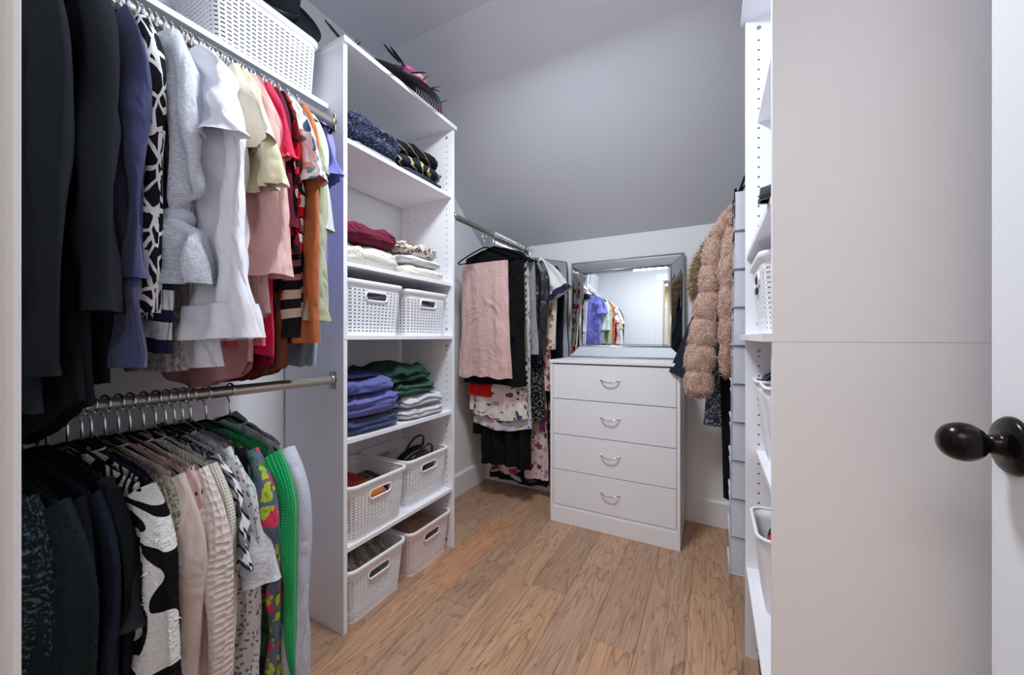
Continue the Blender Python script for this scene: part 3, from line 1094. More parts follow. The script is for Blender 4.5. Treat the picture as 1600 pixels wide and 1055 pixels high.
# --- upper left rod: (name, label, category, y, material, length, options); hems are lengths below the rod
U = [
    ('coat', 'black wool coat nearest the doorway on the upper rod', 'coat', 0.166, INK, 0.90, dict(whem=0.235, sleeve='long', SL=0.66, th=0.02, sl=dict(a0=0.09, a1=0.07))),
    ('dress', 'long black garment with a rounded hem hanging lowest on the upper rod', 'dress', 0.200, BLACK, 0.985, dict(whem=0.245, hemc=0.10, th=0.016)),
    ('coat', 'black coat whose sleeve ends above its hem, left of the blue top', 'coat', 0.238, INK, 0.90, dict(whem=0.225, sleeve='long', SL=0.55, th=0.018, rz=4, sl=dict(a0=0.095, a1=0.085, b=0.022))),
    ('knit_top', 'black knit top squeezed beside the blue top', 'top', 0.262, INK2, 0.86, dict(whem=0.205)),
    ('top', 'slate blue long top with wide hem on the upper rod', 'top', 0.288, BLUEV, 0.835, dict(whem=0.275, wsh=0.195, th=0.016, amp=0.016, sleeve='long', SL=0.5, sl=dict(a0=0.07, a1=0.06), rz=5)),
    ('blouse', 'navy blouse with white leaf print between blue and black-and-white tops', 'blouse', 0.298, floral((46, 48, 82), [(232, 232, 240)], 16, 0.5, None, 0.55), 0.72, dict(whem=0.205)),
    ('cardigan', 'black cardigan with white cracked net print', 'cardigan', 0.318, giraffe((235, 233, 235), (30, 29, 34), 34, 0.085), 0.735, dict(whem=0.235, wsh=0.20, sleeve='long', SL=0.56, sl=dict(a0=0.07, a1=0.055, b=0.02), rz=4)),
    ('top', 'navy top with broad white stripes at the hem', 'top', 0.338, stripes([(0, (40, 46, 74)), (0.80, (232, 232, 238)), (0.86, (40, 46, 74)), (0.90, (232, 232, 238)), (0.955, (40, 46, 74))], 0.80), 0.80, dict(whem=0.262, seed=31)),
    ('shirt', 'light grey shirt with a knotted tie front', 'shirt', 0.360, LGREY, 0.58, dict(whem=0.225, sleeve='loose', SL=0.50, th=0.018, amp=0.014, sl=dict(a0=0.08, a1=0.085, ang1=88, b=0.024, pinch=0.70), rz=6)),
    ('tank_top', 'black and white patterned tank top behind the grey tied shirt', 'tank top', 0.392, dots((28, 28, 32), (220, 218, 222), 70, 0.32), 0.62, dict(wsh=0.17, whem=0.19)),
    ('t_shirt', 'white t-shirt with ruffled short sleeve on the upper rod', 't-shirt', 0.415, WHITE, 0.74, dict(whem=0.225, sleeve='short', SL=0.21, th=0.018, amp=0.016, sl=dict(fold=0.017, b=0.024, a1=0.095))),
    ('shirt', 'long white shirt with turned-up cuff on the upper rod', 'shirt', 0.445, WHITE, 0.845, dict(whem=0.255, sleeve='loose', SL=0.615, th=0.018, amp=0.016, cuff=(0.12, None), sl=dict(a0=0.08, a1=0.088, b=0.024, ang1=87), rz=3)),
    ('t_shirt', 'cream t-shirt with plain short sleeve on the upper rod', 't-shirt', 0.482, CREAM, 0.68, dict(whem=0.21, sleeve='short', SL=0.20, sl=dict(a1=0.088, ang1=70))),
    ('t_shirt', 'pale ivory t-shirt with longer drooping sleeve beside the cream one', 't-shirt', 0.503, cloth((222, 214, 180), 'weave', s=0.5), 0.70, dict(whem=0.205, sleeve='short', SL=0.28, sl=dict(ang1=80))),
    ('blouse', 'dusty pink draped blouse on the upper rod', 'blouse', 0.522, PINK, 0.77, dict(whem=0.268, sleeve='loose', SL=0.46, amp=0.016, sl=dict(fold=0.016, a1=0.09, b=0.024), hemc=0.06)),
    ('t_shirt', 'coral pink t-shirt between blush and crimson tops', 't-shirt', 0.543, CORAL, 0.80, dict(whem=0.235, wsh=0.195, sleeve='short', SL=0.20, sl=dict(ang1=80))),
    ('top', 'bright crimson pink long top on the upper rod', 'top', 0.563, HOTP, 0.82, dict(whem=0.235, sleeve='short', SL=0.20)),
    ('top', 'burgundy velvet long-sleeved top on the upper rod', 'top', 0.582, BURG, 0.81, dict(whem=0.20, sleeve='loose', SL=0.34, sl=dict(ang1=86, a1=0.075))),
    ('blouse', 'red, black and white floral blouse on the upper rod', 'blouse', 0.602, floral((28, 24, 28), [(214, 22, 40), (230, 222, 216), (206, 20, 34), (120, 22, 34)], 30, 0.55, None, 0.85), 0.66, dict(whem=0.215, sleeve='loose', SL=0.40)),
    ('blouse', 'white short-sleeved blouse with teal and coral flower print', 'blouse', 0.622, floral((228, 228, 224), [(92, 130, 148), (218, 112, 104), (60, 92, 112)], 30, 0.45, [(120, 150, 150), (206, 140, 130)], 0.6), 0.60, dict(whem=0.20, sleeve='short', SL=0.23, sl=dict(ang1=76))),
    ('cardigan', 'black cardigan with pink and cream stripes on the upper rod', 'cardigan', 0.642, stripes([(0, (36, 34, 40)), (0.42, (214, 132, 152)), (0.48, (36, 34, 40)), (0.55, (214, 150, 160)), (0.60, (36, 34, 40)), (0.68, (222, 202, 184)), (0.76, (44, 38, 44)), (0.84, (222, 202, 184)), (0.92, (36, 34, 40))], 0.31, 0.12), 0.79, dict(whem=0.225, wsh=0.17, sleeve='long', SL=0.62, rz=5, sl=dict(b=0.018))),
    ('cardigan', 'rust orange cardigan with long sleeve on the upper rod', 'cardigan', 0.666, RUST, 0.72, dict(whem=0.215, wsh=0.20, rz=5, sleeve='long', SL=0.62, sl=dict(a0=0.08, a1=0.06, b=0.02))),
    ('t_shirt', 'sage green t-shirt with white stripe, right of the rust cardigan', 't-shirt', 0.692, stripes([(0, (150, 160, 132)), (0.50, (226, 228, 220)), (0.56, (96, 112, 92)), (0.62, (226, 228, 220)), (0.66, (150, 160, 132))], 0.42), 0.70, dict(whem=0.185, wsh=0.17, rz=2, sleeve='short', SL=0.20, sl=dict(ang1=80, a0=0.07, a1=0.07))),
    ('tunic', 'pale sage tunic with long limp sleeve near the tower', 'tunic', 0.718, SAGE2, 0.75, dict(whem=0.19, wsh=0.17, rz=0, sleeve='loose', SL=0.58, sl=dict(a0=0.07, a1=0.055))),
    ('sweater', 'mint white ribbed knit sweater near the tower', 'sweater', 0.748, MINT, 0.66, dict(whem=0.18, wsh=0.165, rz=-2, sleeve='loose', SL=0.32, sl=dict(ang1=86, b=0.02, a0=0.065, a1=0.065))),
    ('top', 'light blue top with drooping hem near the tower', 'top', 0.778, LBLUE, 0.86, dict(whem=0.185, wsh=0.165, rz=-3)),
    ('t_shirt', 'periwinkle t-shirt hanging last beside the tower side', 't-shirt', 0.812, PERI, 0.66, dict(whem=0.165, wsh=0.15, rz=-4, sleeve='short', SL=0.16, sl=dict(a0=0.06, a1=0.062, ang1=84))),
]
for (nm, lb, ct, y, m, L, kw) in U:
    kw.setdefault('rz', 6)
    hang(nm, lb, ct, UP, 0.150 + (y - 0.158) * 0.925, m, L, UG, hang_label=HU, hang_group=HUG, **kw)
# knot of the tied grey shirt is part of that shirt
for o in list(COL.objects):
    if o.get('label') == 'light grey shirt with a knotted tie front':
        sp = sleeve_grid(0.50, 1, seed=9 * 13 + 9, a0=0.08, a1=0.085, b=0.024, ang0=54, ang1=88, turn=0.35, flare=0.008, fold=0.011, pinch=0.70)[0]
        c0 = sp[31].mean(0)
        nu_, nv_ = 22, 14
        ph = np.linspace(0, 2 * PI, nu_, endpoint=False)[None]
        tt = np.linspace(0, 2 * PI, nv_, endpoint=False)[:, None]
        gk = wob(404, 6, 0.6, 2.0)
        rr = 0.013 * (1 + 0.22 * gk(np.cos(ph) * 2, np.sin(tt)))
        X_ = (0.026 + rr * np.cos(tt)) * np.cos(ph) + c0[0]
        Y_ = (0.020 + rr * np.cos(tt)) * np.sin(ph) + c0[1]
        Z_ = 1.5 * rr * np.sin(tt) + c0[2] + 0.006 * np.sin(ph + 1)
        link('knot', grid_mesh('knot', np.stack([X_, Y_, Z_], -1), None, True, True), cloth((196, 200, 211), 'weave', s=0.6), o)
# longer hems that show below the packed tops
for (nm, lb, ct, y, m, L, kw) in [
    ('dress', 'dusty pink garment whose rounded hem peeks out below the white shirt', 'dress', 0.53, DPINK, 0.905, dict(whem=0.20, hemc=0.07)),
    ('dress', 'dark red garment whose rounded hem peeks out below the pink tops', 'dress', 0.575, cloth((116, 22, 48), 'smooth', s=0.4), 0.90, dict(whem=0.21, hemc=0.06)),
    ('dress', 'brown satin garment whose hem reaches the lower rod', 'dress', 0.615, BROWN, 0.90, dict(whem=0.225, hemc=0.05)),
    ('top', 'grey patterned garment peeking out between blue and white tops', 'top', 0.40, heather((150, 144, 140), (214, 208, 204), 60), 0.85, dict(whem=0.165, wsh=0.16)),
]:
    kw.setdefault('rz', 6)
    hang(nm, lb, ct, UP, 0.150 + (y - 0.158) * 0.925, m, L, UG, hang_label=HU, hang_group=HUG, **kw)
random.seed(11)
for y in [0.150 + (q - 0.158) * 0.925 for q in (0.118, 0.136, 0.172, 0.205, 0.235, 0.262, 0.287, 0.308, 0.328, 0.349, 0.375, 0.430, 0.462, 0.492, 0.553, 0.592, 0.632, 0.655, 0.702, 0.728)]:
    hanger((RX, y, RZU), R(random.uniform(-3, 3)), HU, HUG)

# --- lower left rod
FUZZD = plain('dark_pile', lin(30, 36, 44), 0.9, 0.1)
FUZZG = plain('dark_green_pile', lin(34, 44, 46), 0.9, 0.1)


def zebra_pile():
    k = NT('zebra_pile', 0.95, 0.05)
    v = k.coord('Object', (1, 0.3, 1), (0, 0.5, 0))
    nz = k.noise(v, 5.0, 1, 0.4, 0.7)
    k.col(k.ramp(k.math('FRACT', k.math('MULTIPLY', nz.outputs[0], 11.0)), [(0, lin(26, 26, 28)), (0.48, lin(226, 224, 222))], 'CONSTANT'))
    k.bump(k.noise(v, 140, 2).outputs[0], 0.6, 0.006)
    return k.m


ZEB = zebra_pile()
LW = [
    ('sweater', 'dark teal speckled knit sweater nearest the doorway on the lower rod', 'sweater', 0.140, heather((26, 34, 38), (108, 132, 134), 130, 'chunky', 0.8, 0.50, 0.74), 0.66, dict(whem=0.18, wsh=0.165, sleeve='long', SL=0.42, th=0.018)),
    ('jacket', 'very dark green fleecy jacket on the lower rod', 'jacket', 0.165, cloth((30, 38, 40), 'fleece', s=0.5), 0.78, dict(whem=0.225, sleeve='long', SL=0.60, fur=(9000, 0.010, FUZZG), th=0.018)),
    ('dress', 'plain black dress between the two fleecy jackets', 'dress', 0.188, BLACK, 0.80, dict(whem=0.215, sleeve='long', SL=0.50)),
    ('jacket', 'midnight navy fleecy jacket on the lower rod', 'jacket', 0.215, cloth((30, 36, 50), 'fleece', s=0.5), 0.80, dict(whem=0.235, sleeve='long', SL=0.62, fur=(11000, 0.010, FUZZD), th=0.02)),
    ('top', 'black long-sleeved top left of the charcoal tee', 'top', 0.240, INK2, 0.76, dict(whem=0.22, sleeve='long', SL=0.56)),
    ('t_shirt', 'charcoal t-shirt with short sleeve left of the zebra coat', 't-shirt', 0.255, CHAR, 0.72, dict(whem=0.19, wsh=0.165, sleeve='short', SL=0.25, sl=dict(ang1=84, a0=0.07, a1=0.075))),
    ('coat', 'fluffy black and white zebra patterned coat on the lower rod', 'coat', 0.290, ZEB, 0.80, dict(whem=0.26, wsh=0.21, sleeve='long', SL=0.62, fur=(16000, 0.009, ZEB, 0.0016), th=0.022, sl=dict(a0=0.085, a1=0.08, b=0.024, ang1=87))),
    ('polo_shirt', 'navy polo shirt with striped collar behind the zebra coat', 'polo shirt', 0.316, NAVY, 0.70, dict(whem=0.20, collar=True, cm=stripes([(0, (230, 226, 220)), (0.5, (40, 42, 66))], 0.012))),
    ('top', 'speckled olive grey knit top left of the beige sweater', 'top', 0.334, heather((92, 90, 78), (170, 164, 146), 120, 'rib'), 0.70, dict(whem=0.215, sleeve='long', SL=0.45)),
    ('sweater', 'plain beige pink fine knit sweater with long sleeve', 'sweater', 0.360, cloth((205, 186, 178), 'weave', s=0.45), 0.80, dict(whem=0.235, sleeve='long', SL=0.66, collar=True, th=0.018, sl=dict(a0=0.085, a1=0.06, b=0.024, fold=0.007))),
    ('blouse', 'pink blouse with tiny dark dots between beige and cream knits', 'blouse', 0.388, dots((206, 170, 168), (40, 36, 40), 55, 0.16, 0.3), 0.72, dict(whem=0.21, sleeve='long', SL=0.32)),
    ('sweater', 'cream openwork honeycomb knit sweater', 'sweater', 0.412, cloth((220, 206, 200), 'chunky', s=1.0), 0.80, dict(whem=0.24, sleeve='long', SL=0.64, collar=True, th=0.02, sl=dict(a0=0.085, a1=0.068, b=0.026))),
    ('sweater', 'ivory ribbed knit sweater left of the checked shirt', 'sweater', 0.442, cloth((224, 220, 206), 'rib', s=0.8), 0.80, dict(whem=0.235, sleeve='long', SL=0.60, collar=True, th=0.018)),
    ('shirt', 'black and white checked shirt on the lower rod', 'shirt', 0.470, checks((226, 224, 228), (120, 120, 130), (34, 34, 40), 24), 0.66, dict(whem=0.20, wsh=0.18, sleeve='short', SL=0.24, collar=True, sl=dict(ang1=84, a0=0.07, a1=0.072))),
    ('blouse', 'grey and white speckled blouse right of the checked shirt', 'blouse', 0.494, dots((212, 212, 218), (120, 122, 134), 90, 0.34, 1.0), 0.76, dict(whem=0.22, sleeve='long', SL=0.58)),
    ('t_shirt', 'pale grey t-shirt with crumpled short sleeve on the lower rod', 't-shirt', 0.516, heather((200, 202, 210), (230, 230, 236), 200), 0.66, dict(whem=0.185, wsh=0.162, sleeve='short', SL=0.30, collar=True, sl=dict(ang1=85, fold=0.012, a0=0.07, a1=0.072))),
    ('cardigan', 'mauve cardigan with black trim on the lower rod', 'cardigan', 0.537, cloth((160, 136, 144), 'weave', s=0.5), 0.66, dict(whem=0.20, collar=True, wsh=0.17, sleeve='short', SL=0.10, sm=BLACK)),
    ('blouse', 'tropical print blouse in grey, green, yellow and pink', 'blouse', 0.558, floral((96, 102, 124), [(214, 58, 96), (36, 112, 44), (176, 190, 60)], 30, 0.46, [(34, 104, 46), (56, 140, 56), (178, 192, 58)], 0.8, 0.7, 0.05), 0.80, dict(whem=0.225, wsh=0.188, sleeve='loose', SL=0.62, sl=dict(a0=0.08, a1=0.07, b=0.022))),
    ('cardigan', 'bright emerald green knit cardigan on the lower rod', 'cardigan', 0.600, cloth((14, 164, 92), 'rib', s=0.8), 0.78, dict(whem=0.245, wsh=0.214, sleeve='long', SL=0.60, th=0.018, sl=dict(a0=0.082, a1=0.074, b=0.024))),
    ('sweatshirt', 'pale grey sweatshirt hanging last on the lower rod', 'sweatshirt', 0.672, heather((176, 182, 198), (206, 210, 222), 260, 'weave', 0.4), 0.80, dict(whem=0.24, wsh=0.205, sleeve='long', SL=0.64, collar=True, th=0.022, rz=6, sl=dict(a0=0.09, a1=0.068, b=0.028, fold=0.007))),
]
for (nm, lb, ct, y, m, L, kw) in LW:
    kw.setdefault('rz', 13)
    kw.setdefault('neck', 0.025)
    kw.setdefault('top', -0.070)
    hang(nm, lb, ct, LO, 0.140 + (y - 0.140) * 0.80, m, L, LG, hang_label=HL, hang_group=HLG, **kw)

# --- rod between tower and far wall
WFLOR = floral((228, 220, 216), [(48, 52, 92), (206, 150, 130), (60, 84, 120), (140, 60, 90)], 22, 0.42, [(70, 80, 110), (214, 170, 150)], 0.55)
F_ = [
    ('trousers', 'pink trousers folded over the front hanger by the dresser', 'trousers', 1.935, cloth((214, 178, 174), 'smooth', 0.9, 0.03, s=0.4), 0.86, dict(wsh=0.165, whem=0.185, slope=0.0, top=-0.165, neck=0.0, th=0.018, amp=0.012, fx=3.0, rz=-2, hemw=0.012, dx=-0.055)),
    ('skirt', 'black skirt hanging just behind the pink trousers', 'skirt', 1.965, BLACK, 0.905, dict(dx=-0.01, wsh=0.16, whem=0.225, slope=0.0, top=-0.15, neck=0, th=0.012, amp=0.012)),
    ('top', 'black top whose shoulders rise behind the pink trousers', 'top', 1.953, BLACK, 0.62, dict(wsh=0.205, whem=0.20, th=0.01, neck=0.02, top=-0.07)),
    ('top', 'olive green top behind the pink trousers', 'top', 1.985, cloth((88, 116, 76), 'weave', s=0.5), 0.74, dict(wsh=0.185, whem=0.21, top=-0.12)),
    ('blouse', 'black and white zebra stripe blouse behind the pink trousers', 'blouse', 2.005, zebra((32, 34, 40), (228, 228, 232), 7, 5.0, 0.45, 0.3), 0.90, dict(wsh=0.19, whem=0.20)),
    ('romper', 'white shorts with blue and peach flower print', 'romper', 2.030, WFLOR, 1.13, dict(wsh=0.17, whem=0.20, slope=0.0, top=-0.15, neck=0, hemc=0.03, amp=0.012)),
    ('dress', 'pale grey floral dress showing below the white flowered shorts', 'dress', 2.055, floral((206, 204, 212), [(96, 110, 140), (190, 120, 120)], 24, 0.36, [(120, 130, 150)], 0.5), 1.20, dict(wsh=0.18, whem=0.21, hemc=0.03)),
    ('skirt', 'long black pleated skirt with a small pale button', 'skirt', 2.080, BLACK, 1.43, dict(wsh=0.16, whem=0.185, slope=0.0, top=-0.15, neck=0, amp=0.022, fx=13.0, nu=110)),
    ('top', 'black top with white diagonal braid pattern', 'top', 2.105, zebra((36, 36, 40), (214, 212, 214), 40, 1.5, 0.5, 0.9), 0.72, dict(wsh=0.20, whem=0.225)),
    ('jacket', 'black leather jacket on the rod by the dresser', 'jacket', 2.135, cloth((26, 27, 31), 'smooth', 0.4, 0.05, 0.0, 0.6, 0.5), 0.78, dict(wsh=0.21, whem=0.235, sleeve='long', SL=0.56)),
    ('shirt', 'white shirt with blue trim and turned-back sleeve', 'shirt', 2.165, OFFW, 0.66, dict(wsh=0.205, whem=0.215, sleeve='short', SL=0.25, cuff=(0.16, NAVY), sl=dict(ang0=36, ang1=58, a1=0.09))),
    ('dress', 'black dress with tiny white dots by the dresser', 'dress', 2.195, dots((28, 28, 31), (224, 222, 224), 110, 0.30, 0.9), 1.16, dict(wsh=0.19, whem=0.235)),
    ('dress', 'cream dress with red and brown flower print', 'dress', 2.225, floral((220, 206, 196), [(196, 42, 66), (176, 120, 84), (214, 96, 110)], 20, 0.46, [(120, 112, 88), (168, 128, 104)], 0.6), 0.96, dict(wsh=0.215, whem=0.265, sleeve='long', SL=0.52, sl=dict(a0=0.08, a1=0.07))),
    ('dress', 'long pink and white dress with magenta flowers, lowest by the dresser', 'dress', 2.250, floral((228, 206, 204), [(168, 72, 120), (196, 120, 150), (120, 60, 100)], 17, 0.46, [(170, 160, 160)], 0.6), 1.55, dict(wsh=0.18, whem=0.225, amp=0.02, fx=8)),
    ('dress', 'black maxi dress with its dark hem near the floor', 'dress', 2.275, floral((24, 24, 28), [(170, 176, 190), (64, 70, 86)], 16, 0.36, None, 0.25), 1.60, dict(wsh=0.19, whem=0.235, amp=0.02, fx=8)),
    ('dress', 'dark dress with ochre yellow flowers along its edge', 'dress', 2.300, floral((40, 38, 42), [(198, 160, 84), (170, 130, 60)], 14, 0.5, None, 0.6), 1.50, dict(wsh=0.20, whem=0.262)),
    ('coat', 'black coat hanging near the far wall', 'coat', 2.325, INK2, 0.95, dict(wsh=0.225, whem=0.265, sleeve='long', SL=0.58, sl=dict(a0=0.085, a1=0.07))),
]
for (nm, lb, ct, y, m, L, kw) in F_:
    hang(nm, lb, ct, (RXF + kw.pop('dx', 0), RZF), y, m, L, FG, hang_label=HF, hang_group=HFG, **kw)
for y in (1.948, 1.976, 1.995, 2.018, 2.042, 2.067, 2.092, 2.12, 2.15, 2.18, 2.21, 2.31, 2.34):
    hanger((RXF, y, RZF), R(random.uniform(-4, 4)), HF, HFG)
for o in list(COL.objects):
    if o.get('label') == 'long black pleated skirt with a small pale button':
        link('button', MB().lathe([(0.006, -0.002), (0.006, -0.006), (0.002, -0.008)], 12, 'y', (0.02, -0.03, -1.0)).mesh('button', True), M_PLAST, o)
# red and black patterned tops that show at the left of the bundle, below the skirt
hang('top', 'bright red top peeking out below the black skirt', 'top', (RXF - 0.135, RZF), 2.015, cloth((206, 26, 34), 'weave', s=0.4), 0.99, FG, wsh=0.07, whem=0.085, slope=0.1, top=-0.15, neck=0.0)
hang('top', 'black top with white leaf print peeking out left of the floral shorts', 'top', (RXF - 0.07, RZF), 2.12, floral((26, 26, 30), [(226, 224, 222)], 13, 0.45, None, 0.5), 1.26, FG, wsh=0.18, whem=0.19)
hang('top', 'cream top at the left edge of the flowered shorts', 'top', (RXF - 0.05, RZF), 2.045, CREAM, 1.09, FG, wsh=0.17, whem=0.185)

# grey garment bag with black piping against the far wall
t = thing('garment_bag', 'grey garment bag with black piping against the far wall', 'garment bag', (RXF + 0.045, 2.365, RZF), (0, 0, 0), FG)
P, UV = body_grid(1.0, 0.27, 0.29, 0.018, 901, slope=0.22, top=-0.07, amp=0.006, neck=0.0)
link('body', grid_mesh('body', P, UV), cloth((158, 160, 170), 'smooth', 0.5, 0.03, 0.0, 0.3, 0.4), t)
for e in (0,):
    ed = P[:, e] + np.array([0.002, -0.004, 0])
    link('piping', MB().tube([tuple(q) for q in ed], 0.0028, 8).mesh('piping', True), M_BLACK, t)
top = [tuple(P[0, i] + np.array([0, -0.003, 0.002])) for i in range(0, 31)]
link('piping', MB().tube(top, 0.0028, 8).mesh('piping', True), M_BLACK, t)
hanger((RXF + 0.045, 2.365, RZF), 0, HF, HFG)

# ------------------------------------------------------------------ baskets


def rrect(hx, hy, r, n=6):
    """rounded rectangle outline, counter-clockwise, starting on the +x side; returns points and arc lengths"""
    pts = []
    for (cx, cy, a0) in ((hx - r, hy - r, 0), (-hx + r, hy - r, 90), (-hx + r, -hy + r, 180), (hx - r, -hy + r, 270)):
        for i in range(n + 1):
            a = R(a0 + 90 * i / n)
            pts.append((cx + r * math.cos(a), cy + r * math.sin(a)))
    return pts


def outline_at(pts, s):
    """point at the arc-length fractions s"""
    p = np.array(pts + [pts[0]])
    d = np.linalg.norm(np.diff(p, axis=0), axis=1)
    c = np.concatenate([[0], np.cumsum(d)])
    q = (np.asarray(s) % 1.0) * c[-1]
    return np.stack([np.interp(q, c, p[:, 0]), np.interp(q, c, p[:, 1])], -1), c[-1]


def basket(label, loc, hx, hy, h, m, rz=0.0, pitch=0.0165, rowh=0.0125, taper=0.90, handles='x', slot=(0.66, 0.28), tagm=None, group=None, tilt=0.0, cat='basket'):
    """slotted plastic basket with a rim, grip holes on the +x and -x ends; local origin at the base centre"""
    t = thing('storage_basket', label, cat, loc, (tilt, 0, R(rz)), group)
    key = (round(hx, 3), round(hy, 3), round(h, 3), pitch, rowh, taper, handles, slot)
    if key not in BM:
        out = rrect(hx, hy, min(hx, hy) * 0.22)
        per = outline_at(out, [0])[1]
        nc = int(round(per / pitch))
        s = []
        for i in range(nc):
            s += [i / nc, (i + slot[0]) / nc]
        s = np.array(s)
        ro = outline_at(out, s)[0]
        nr = int((h - 0.040) / rowh)
        zz = [0.0, 0.006]
        for i in range(nr):
            z0 = 0.006 + i * rowh
            zz += [z0 + rowh * (1 - slot[1]), z0 + rowh]
        zz.append(h)
        zz = np.array(zz)
        k = taper + (1 - taper) * zz / h
        # wicker relief: bands swell between the ribs
        rel = 1 + 0.004 * np.cos(np.arange(len(zz)) * PI)
        V = np.concatenate([ro[None] * (k * rel)[:, None, None], np.broadcast_to(zz[:, None, None], (len(zz), len(s), 1))], -1)
        nu = len(s)
        F = []
        gw, gz0, gz1 = (0.052 if handles == 'x' else -1), h - 0.075, h - 0.040
        for j in range(len(zz) - 1):
            slot_row = j >= 2 and (j % 2 == 0) and j < len(zz) - 2
            zm = (zz[j] + zz[j + 1]) / 2
            for i in range(nu):
                mid = (ro[i] + ro[(i + 1) % nu]) / 2
                if gz0 < zm < gz1 and abs(mid[1]) < gw and abs(mid[0]) > hx * 0.8:
                    continue
                if slot_row and i % 2 == 0:
                    continue
                a, b = j * nu + i, j * nu + (i + 1) % nu
                F.append((a, b, b + nu, a + nu))
        F.append(tuple(range(nu))[::-1])
        me = bpy.data.meshes.new('wall')
        me.from_pydata(V.reshape(-1, 3).tolist(), [], F)
        # rim
        rp = outline_at(out, np.linspace(0, 1, 72, endpoint=False))[0]
        prof = [(1.0, h - 0.020), (1.0, h - 0.020), (1.035, h - 0.016), (1.045, h - 0.004), (1.035, h + 0.001), (0.985, h + 0.001), (0.975, h - 0.006), (0.985, h - 0.020)]
        RP = np.stack([np.concatenate([rp * f_, np.full((72, 1), z_)], -1) for (f_, z_) in prof[1:]], 0)
        rim = grid_mesh('rim', RP, None, True, True, True)
        # grip frames
        gm = MB()
        for sx in (1,):
            loop, loop2 = [], []
            for i in range(28):
                a = 2 * PI * i / 28
                cy, cz = math.cos(a), math.sin(a)
                yy = (gw - 0.014) * (1 if cy > 0 else -1) * min(1, abs(cy) * 6) + 0.016 * cy
                loop.append((hx * (taper + (1 - taper) * (gz0 + gz1) / 2 / h) * 1.004, yy, (gz0 + gz1) / 2 + 0.0175 * cz))
            gm.tube(loop, 0.0042, 8, False, True)
        grip = gm.mesh('grip', True)
        BM[key] = (me, rim, grip)
    me, rim, grip = BM[key]
    w = link('wall', me.copy(), m, t)
    solid_mod(w, 0.0022, -1)
    link('rim', rim.copy(), m, t)
    if handles != 'x':
        return t
    link('grip', grip.copy(), m, t)
    g2 = link('grip', grip.copy(), m, t)
    g2.rotation_euler = (0, 0, PI)
    return t


BM = {}
BX = -1.325
# upper shelf
basket('large white slotted basket with a black hat on the upper shelf', (-1.372, 0.700, 1.909), 0.126, 0.163, 0.205, M_PLAST, 0, 0.0175, 0.0125, 0.93, 'none', (0.70, 0.42))
basket('white slotted basket on the upper shelf, nearer the doorway', (-1.372, 0.285, 1.909), 0.126, 0.150, 0.205, M_PLAST, 0, 0.0175, 0.0125, 0.93, 'none', (0.70, 0.42))
# left tower: middle panel, low shelf, floor
TB = 'white slotted baskets in the left tower'
basket('closed-packed white basket on the middle panel, nearer the doorway', (BX, 1.066, 1.068), 0.150, 0.143, 0.210, M_PLAST, 0, 0.0205, 0.0130, 0.90, group=TB)
basket('white basket on the middle panel, nearer the far wall', (BX, 1.374, 1.068), 0.150, 0.140, 0.205, M_PLAST, 0, 0.0205, 0.0130, 0.90, group=TB)
basket('white basket with red and orange things on the low shelf', (BX + 0.018, 1.062, 0.300), 0.158, 0.143, 0.215, M_PLAST, 0, 0.0175, 0.0105, 0.88, group=TB)
basket('white basket with a black handbag on the low shelf', (BX - 0.004, 1.376, 0.300), 0.158, 0.143, 0.215, M_PLAST, 0, 0.0175, 0.0105, 0.88, group=TB)
basket('white basket with a pale cloth on the floor under the tower', (BX + 0.012, 1.062, 0.0), 0.158, 0.143, 0.205, M_PLAST, 0, 0.0175, 0.0105, 0.88, group=TB)
basket('blush white basket on the floor under the tower', (BX + 0.012, 1.376, 0.0), 0.158, 0.143, 0.200, M_PLASTP, 0, 0.0175, 0.0105, 0.88, group=TB)
# right tower
bt = basket('white slotted basket with a black tag on the right tower', (0.262, 1.300, 1.068), 0.150, 0.150, 0.215, M_PLAST, 180, 0.0205, 0.0130, 0.90)
box('tag_plate', 0.146, 0.150, -0.035, 0.002, 0.118, 0.165, M_BLACK, bt, 0.001, (0, 0, 0))
box('tag_print', 0.1495, 0.1505, -0.027, -0.006, 0.134, 0.150, M_PLAST, bt, 0.0, (0, 0, 0))

# ------------------------------------------------------------------ folded clothes


